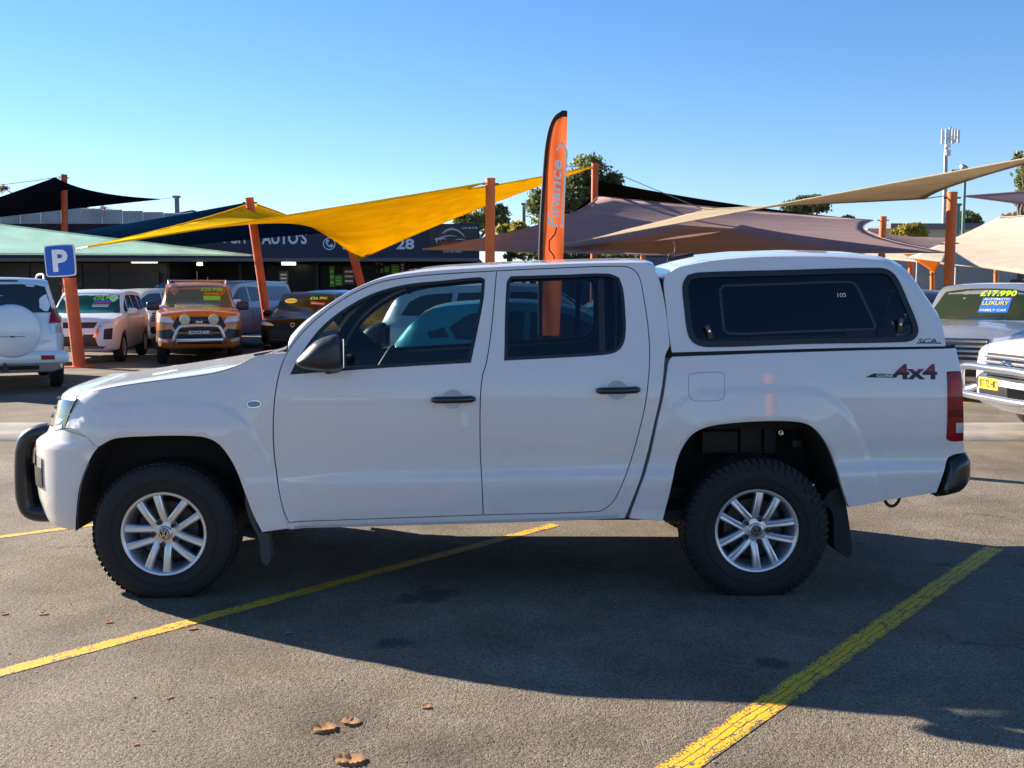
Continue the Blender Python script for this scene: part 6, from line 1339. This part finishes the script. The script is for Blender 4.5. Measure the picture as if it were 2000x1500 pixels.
def tree(name, label, blobs, d, lm, seed, n=2600, leaf=.12, cat='tree', spread=.32):
    """blobs: (px, py, rx_px, ry_px) clumps of the crown; leaves gather on small twigs"""
    rng = np.random.RandomState(seed); sc = d/F; c0 = at(blobs[0][0], blobs[0][1], d); o = empty(name, (c0.x, d, 0), 0, label, cat); base = Vector((0, 0, 0)); V = []; Fc = []; limbs = MB()
    tot = sum(b[2]*b[3] for b in blobs); fork = Vector((0, 0, max(1.0, at(0, max(b[1]+b[3] for b in blobs), d).z*.8)))
    limbs.tube([base, fork*.5+Vector((.08, 0, 0)), fork], [.22, .17, .14], 10)
    for (px, py, rx_, ry_) in blobs:
        c = at(px, py, d); c = Vector((c.x-c0.x, rng.uniform(-.6, .6), c.z)); rx2, rz2 = rx_*sc, ry_*sc; ry2 = rx2*.8
        limbs.tube([fork, (fork+c)/2+Vector((rng.uniform(-.2, .2), 0, .2)), c+Vector((0, 0, rz2*.3))], [.11, .07, .03], 7)
        m_ = max(8, int(n*rx_*ry_/tot)); tw = max(5, m_//26)
        for _ in range(tw):
            u = rng.normal(size=3); u /= np.linalg.norm(u); rr = rng.uniform(.45, 1.)**.5; tc_ = np.array(c)+u*rr*np.array((rx2, ry2, rz2)); ts = spread*min(rx2, rz2)*rng.uniform(.6, 1.3)+.05
            if rng.rand() < .35: limbs.tube([c, Vector(tc_)], [.022, .008], 4)
            for _ in range(26):
                p = tc_+rng.normal(size=3)*ts*np.array((.6, .6, .42)); a = rng.normal(size=3); a /= np.linalg.norm(a); b = np.cross(a, rng.normal(size=3)); b /= np.linalg.norm(b)+1e-9; s = leaf*rng.uniform(.6, 1.3); q = len(V)
                V += [p-a*s, p+b*s*.45, p+a*s, p-b*s*.45]; Fc.append((q, q+1, q+2, q+3))
    limbs.build('trunk', bark, o, 60); cr = mesh_obj('crown', V, Fc, lm, o); return o
tree('gum_tree', 'tall loose gum tree behind the orange flag', [(1120, 375, 42, 36), (1160, 345, 40, 34), (1185, 375, 26, 34), (1150, 318, 28, 16), (1060, 405, 28, 34), (1100, 425, 36, 26), (1065, 385, 20, 18), (1165, 400, 28, 30), (1200, 352, 12, 14)], 52, lf_g, 1, 9000, .13)
tree('leafy_tree', 'green tree behind the upright orange post and logo panel', [(920, 432, 34, 18), (960, 425, 26, 24), (975, 412, 14, 12), (985, 440, 10, 14)], 58, lf_g, 2, 4500, .13)
tree('yellow_bush_tree', 'yellow-green bushy tree left of the flag', [(995, 450, 24, 10), (1012, 447, 16, 10), (980, 456, 10, 7)], 50, lf_y, 3, 2600, .11)
tree('rounded_tree', 'dark rounded tree rising behind the beige sail', [(1570, 402, 32, 13), (1588, 394, 22, 10), (1545, 408, 20, 9), (1605, 403, 16, 9), (1572, 390, 12, 8), (1648, 428, 20, 5)], 70, lf_d, 4, 5000, .14)
tree('golden_tree', 'round golden-green tree in front of the dark warehouse roof', [(1776, 452, 30, 12), (1760, 456, 20, 9), (1795, 455, 18, 10), (1778, 446, 18, 8)], 56, lf_y, 5, 4200, .11)
tree('small_dark_tree', 'small dark tree behind the flood light mast', [(1895, 424, 20, 12), (1908, 432, 14, 8), (1884, 434, 14, 8)], 80, lf_d, 6, 2200, .14)
tree('edge_gum_tree', 'drooping gum tree whose leaves hang beside the beige sail tip', [(2000, 330, 14, 34), (1996, 385, 12, 20), (2030, 340, 30, 50), (1992, 312, 10, 14), (2000, 376, 8, 30)], 50, lf_g, 7, 3600, .12)
tree('brown_edge_tree', 'brownish tree behind the cream sail peak', [(1985, 432, 26, 14), (2010, 422, 20, 18), (1968, 440, 12, 8)], 66, lf_b, 8, 2600, .13)
tree('bare_brown_tree', 'sparse pinkish-brown tree behind the corrugated shed', [(170, 420, 28, 14), (200, 414, 20, 10), (150, 426, 14, 10), (215, 424, 10, 8), (4, 370, 8, 8)], 75, lf_b, 9, 1700, .12, spread=.45)
tree('hedge', 'low clipped hedge behind the cab roof', [(1040, 498, 55, 8), (1140, 498, 50, 8), (1220, 499, 40, 7)], 48, lf_g, 10, 4000, .10, 'hedge')
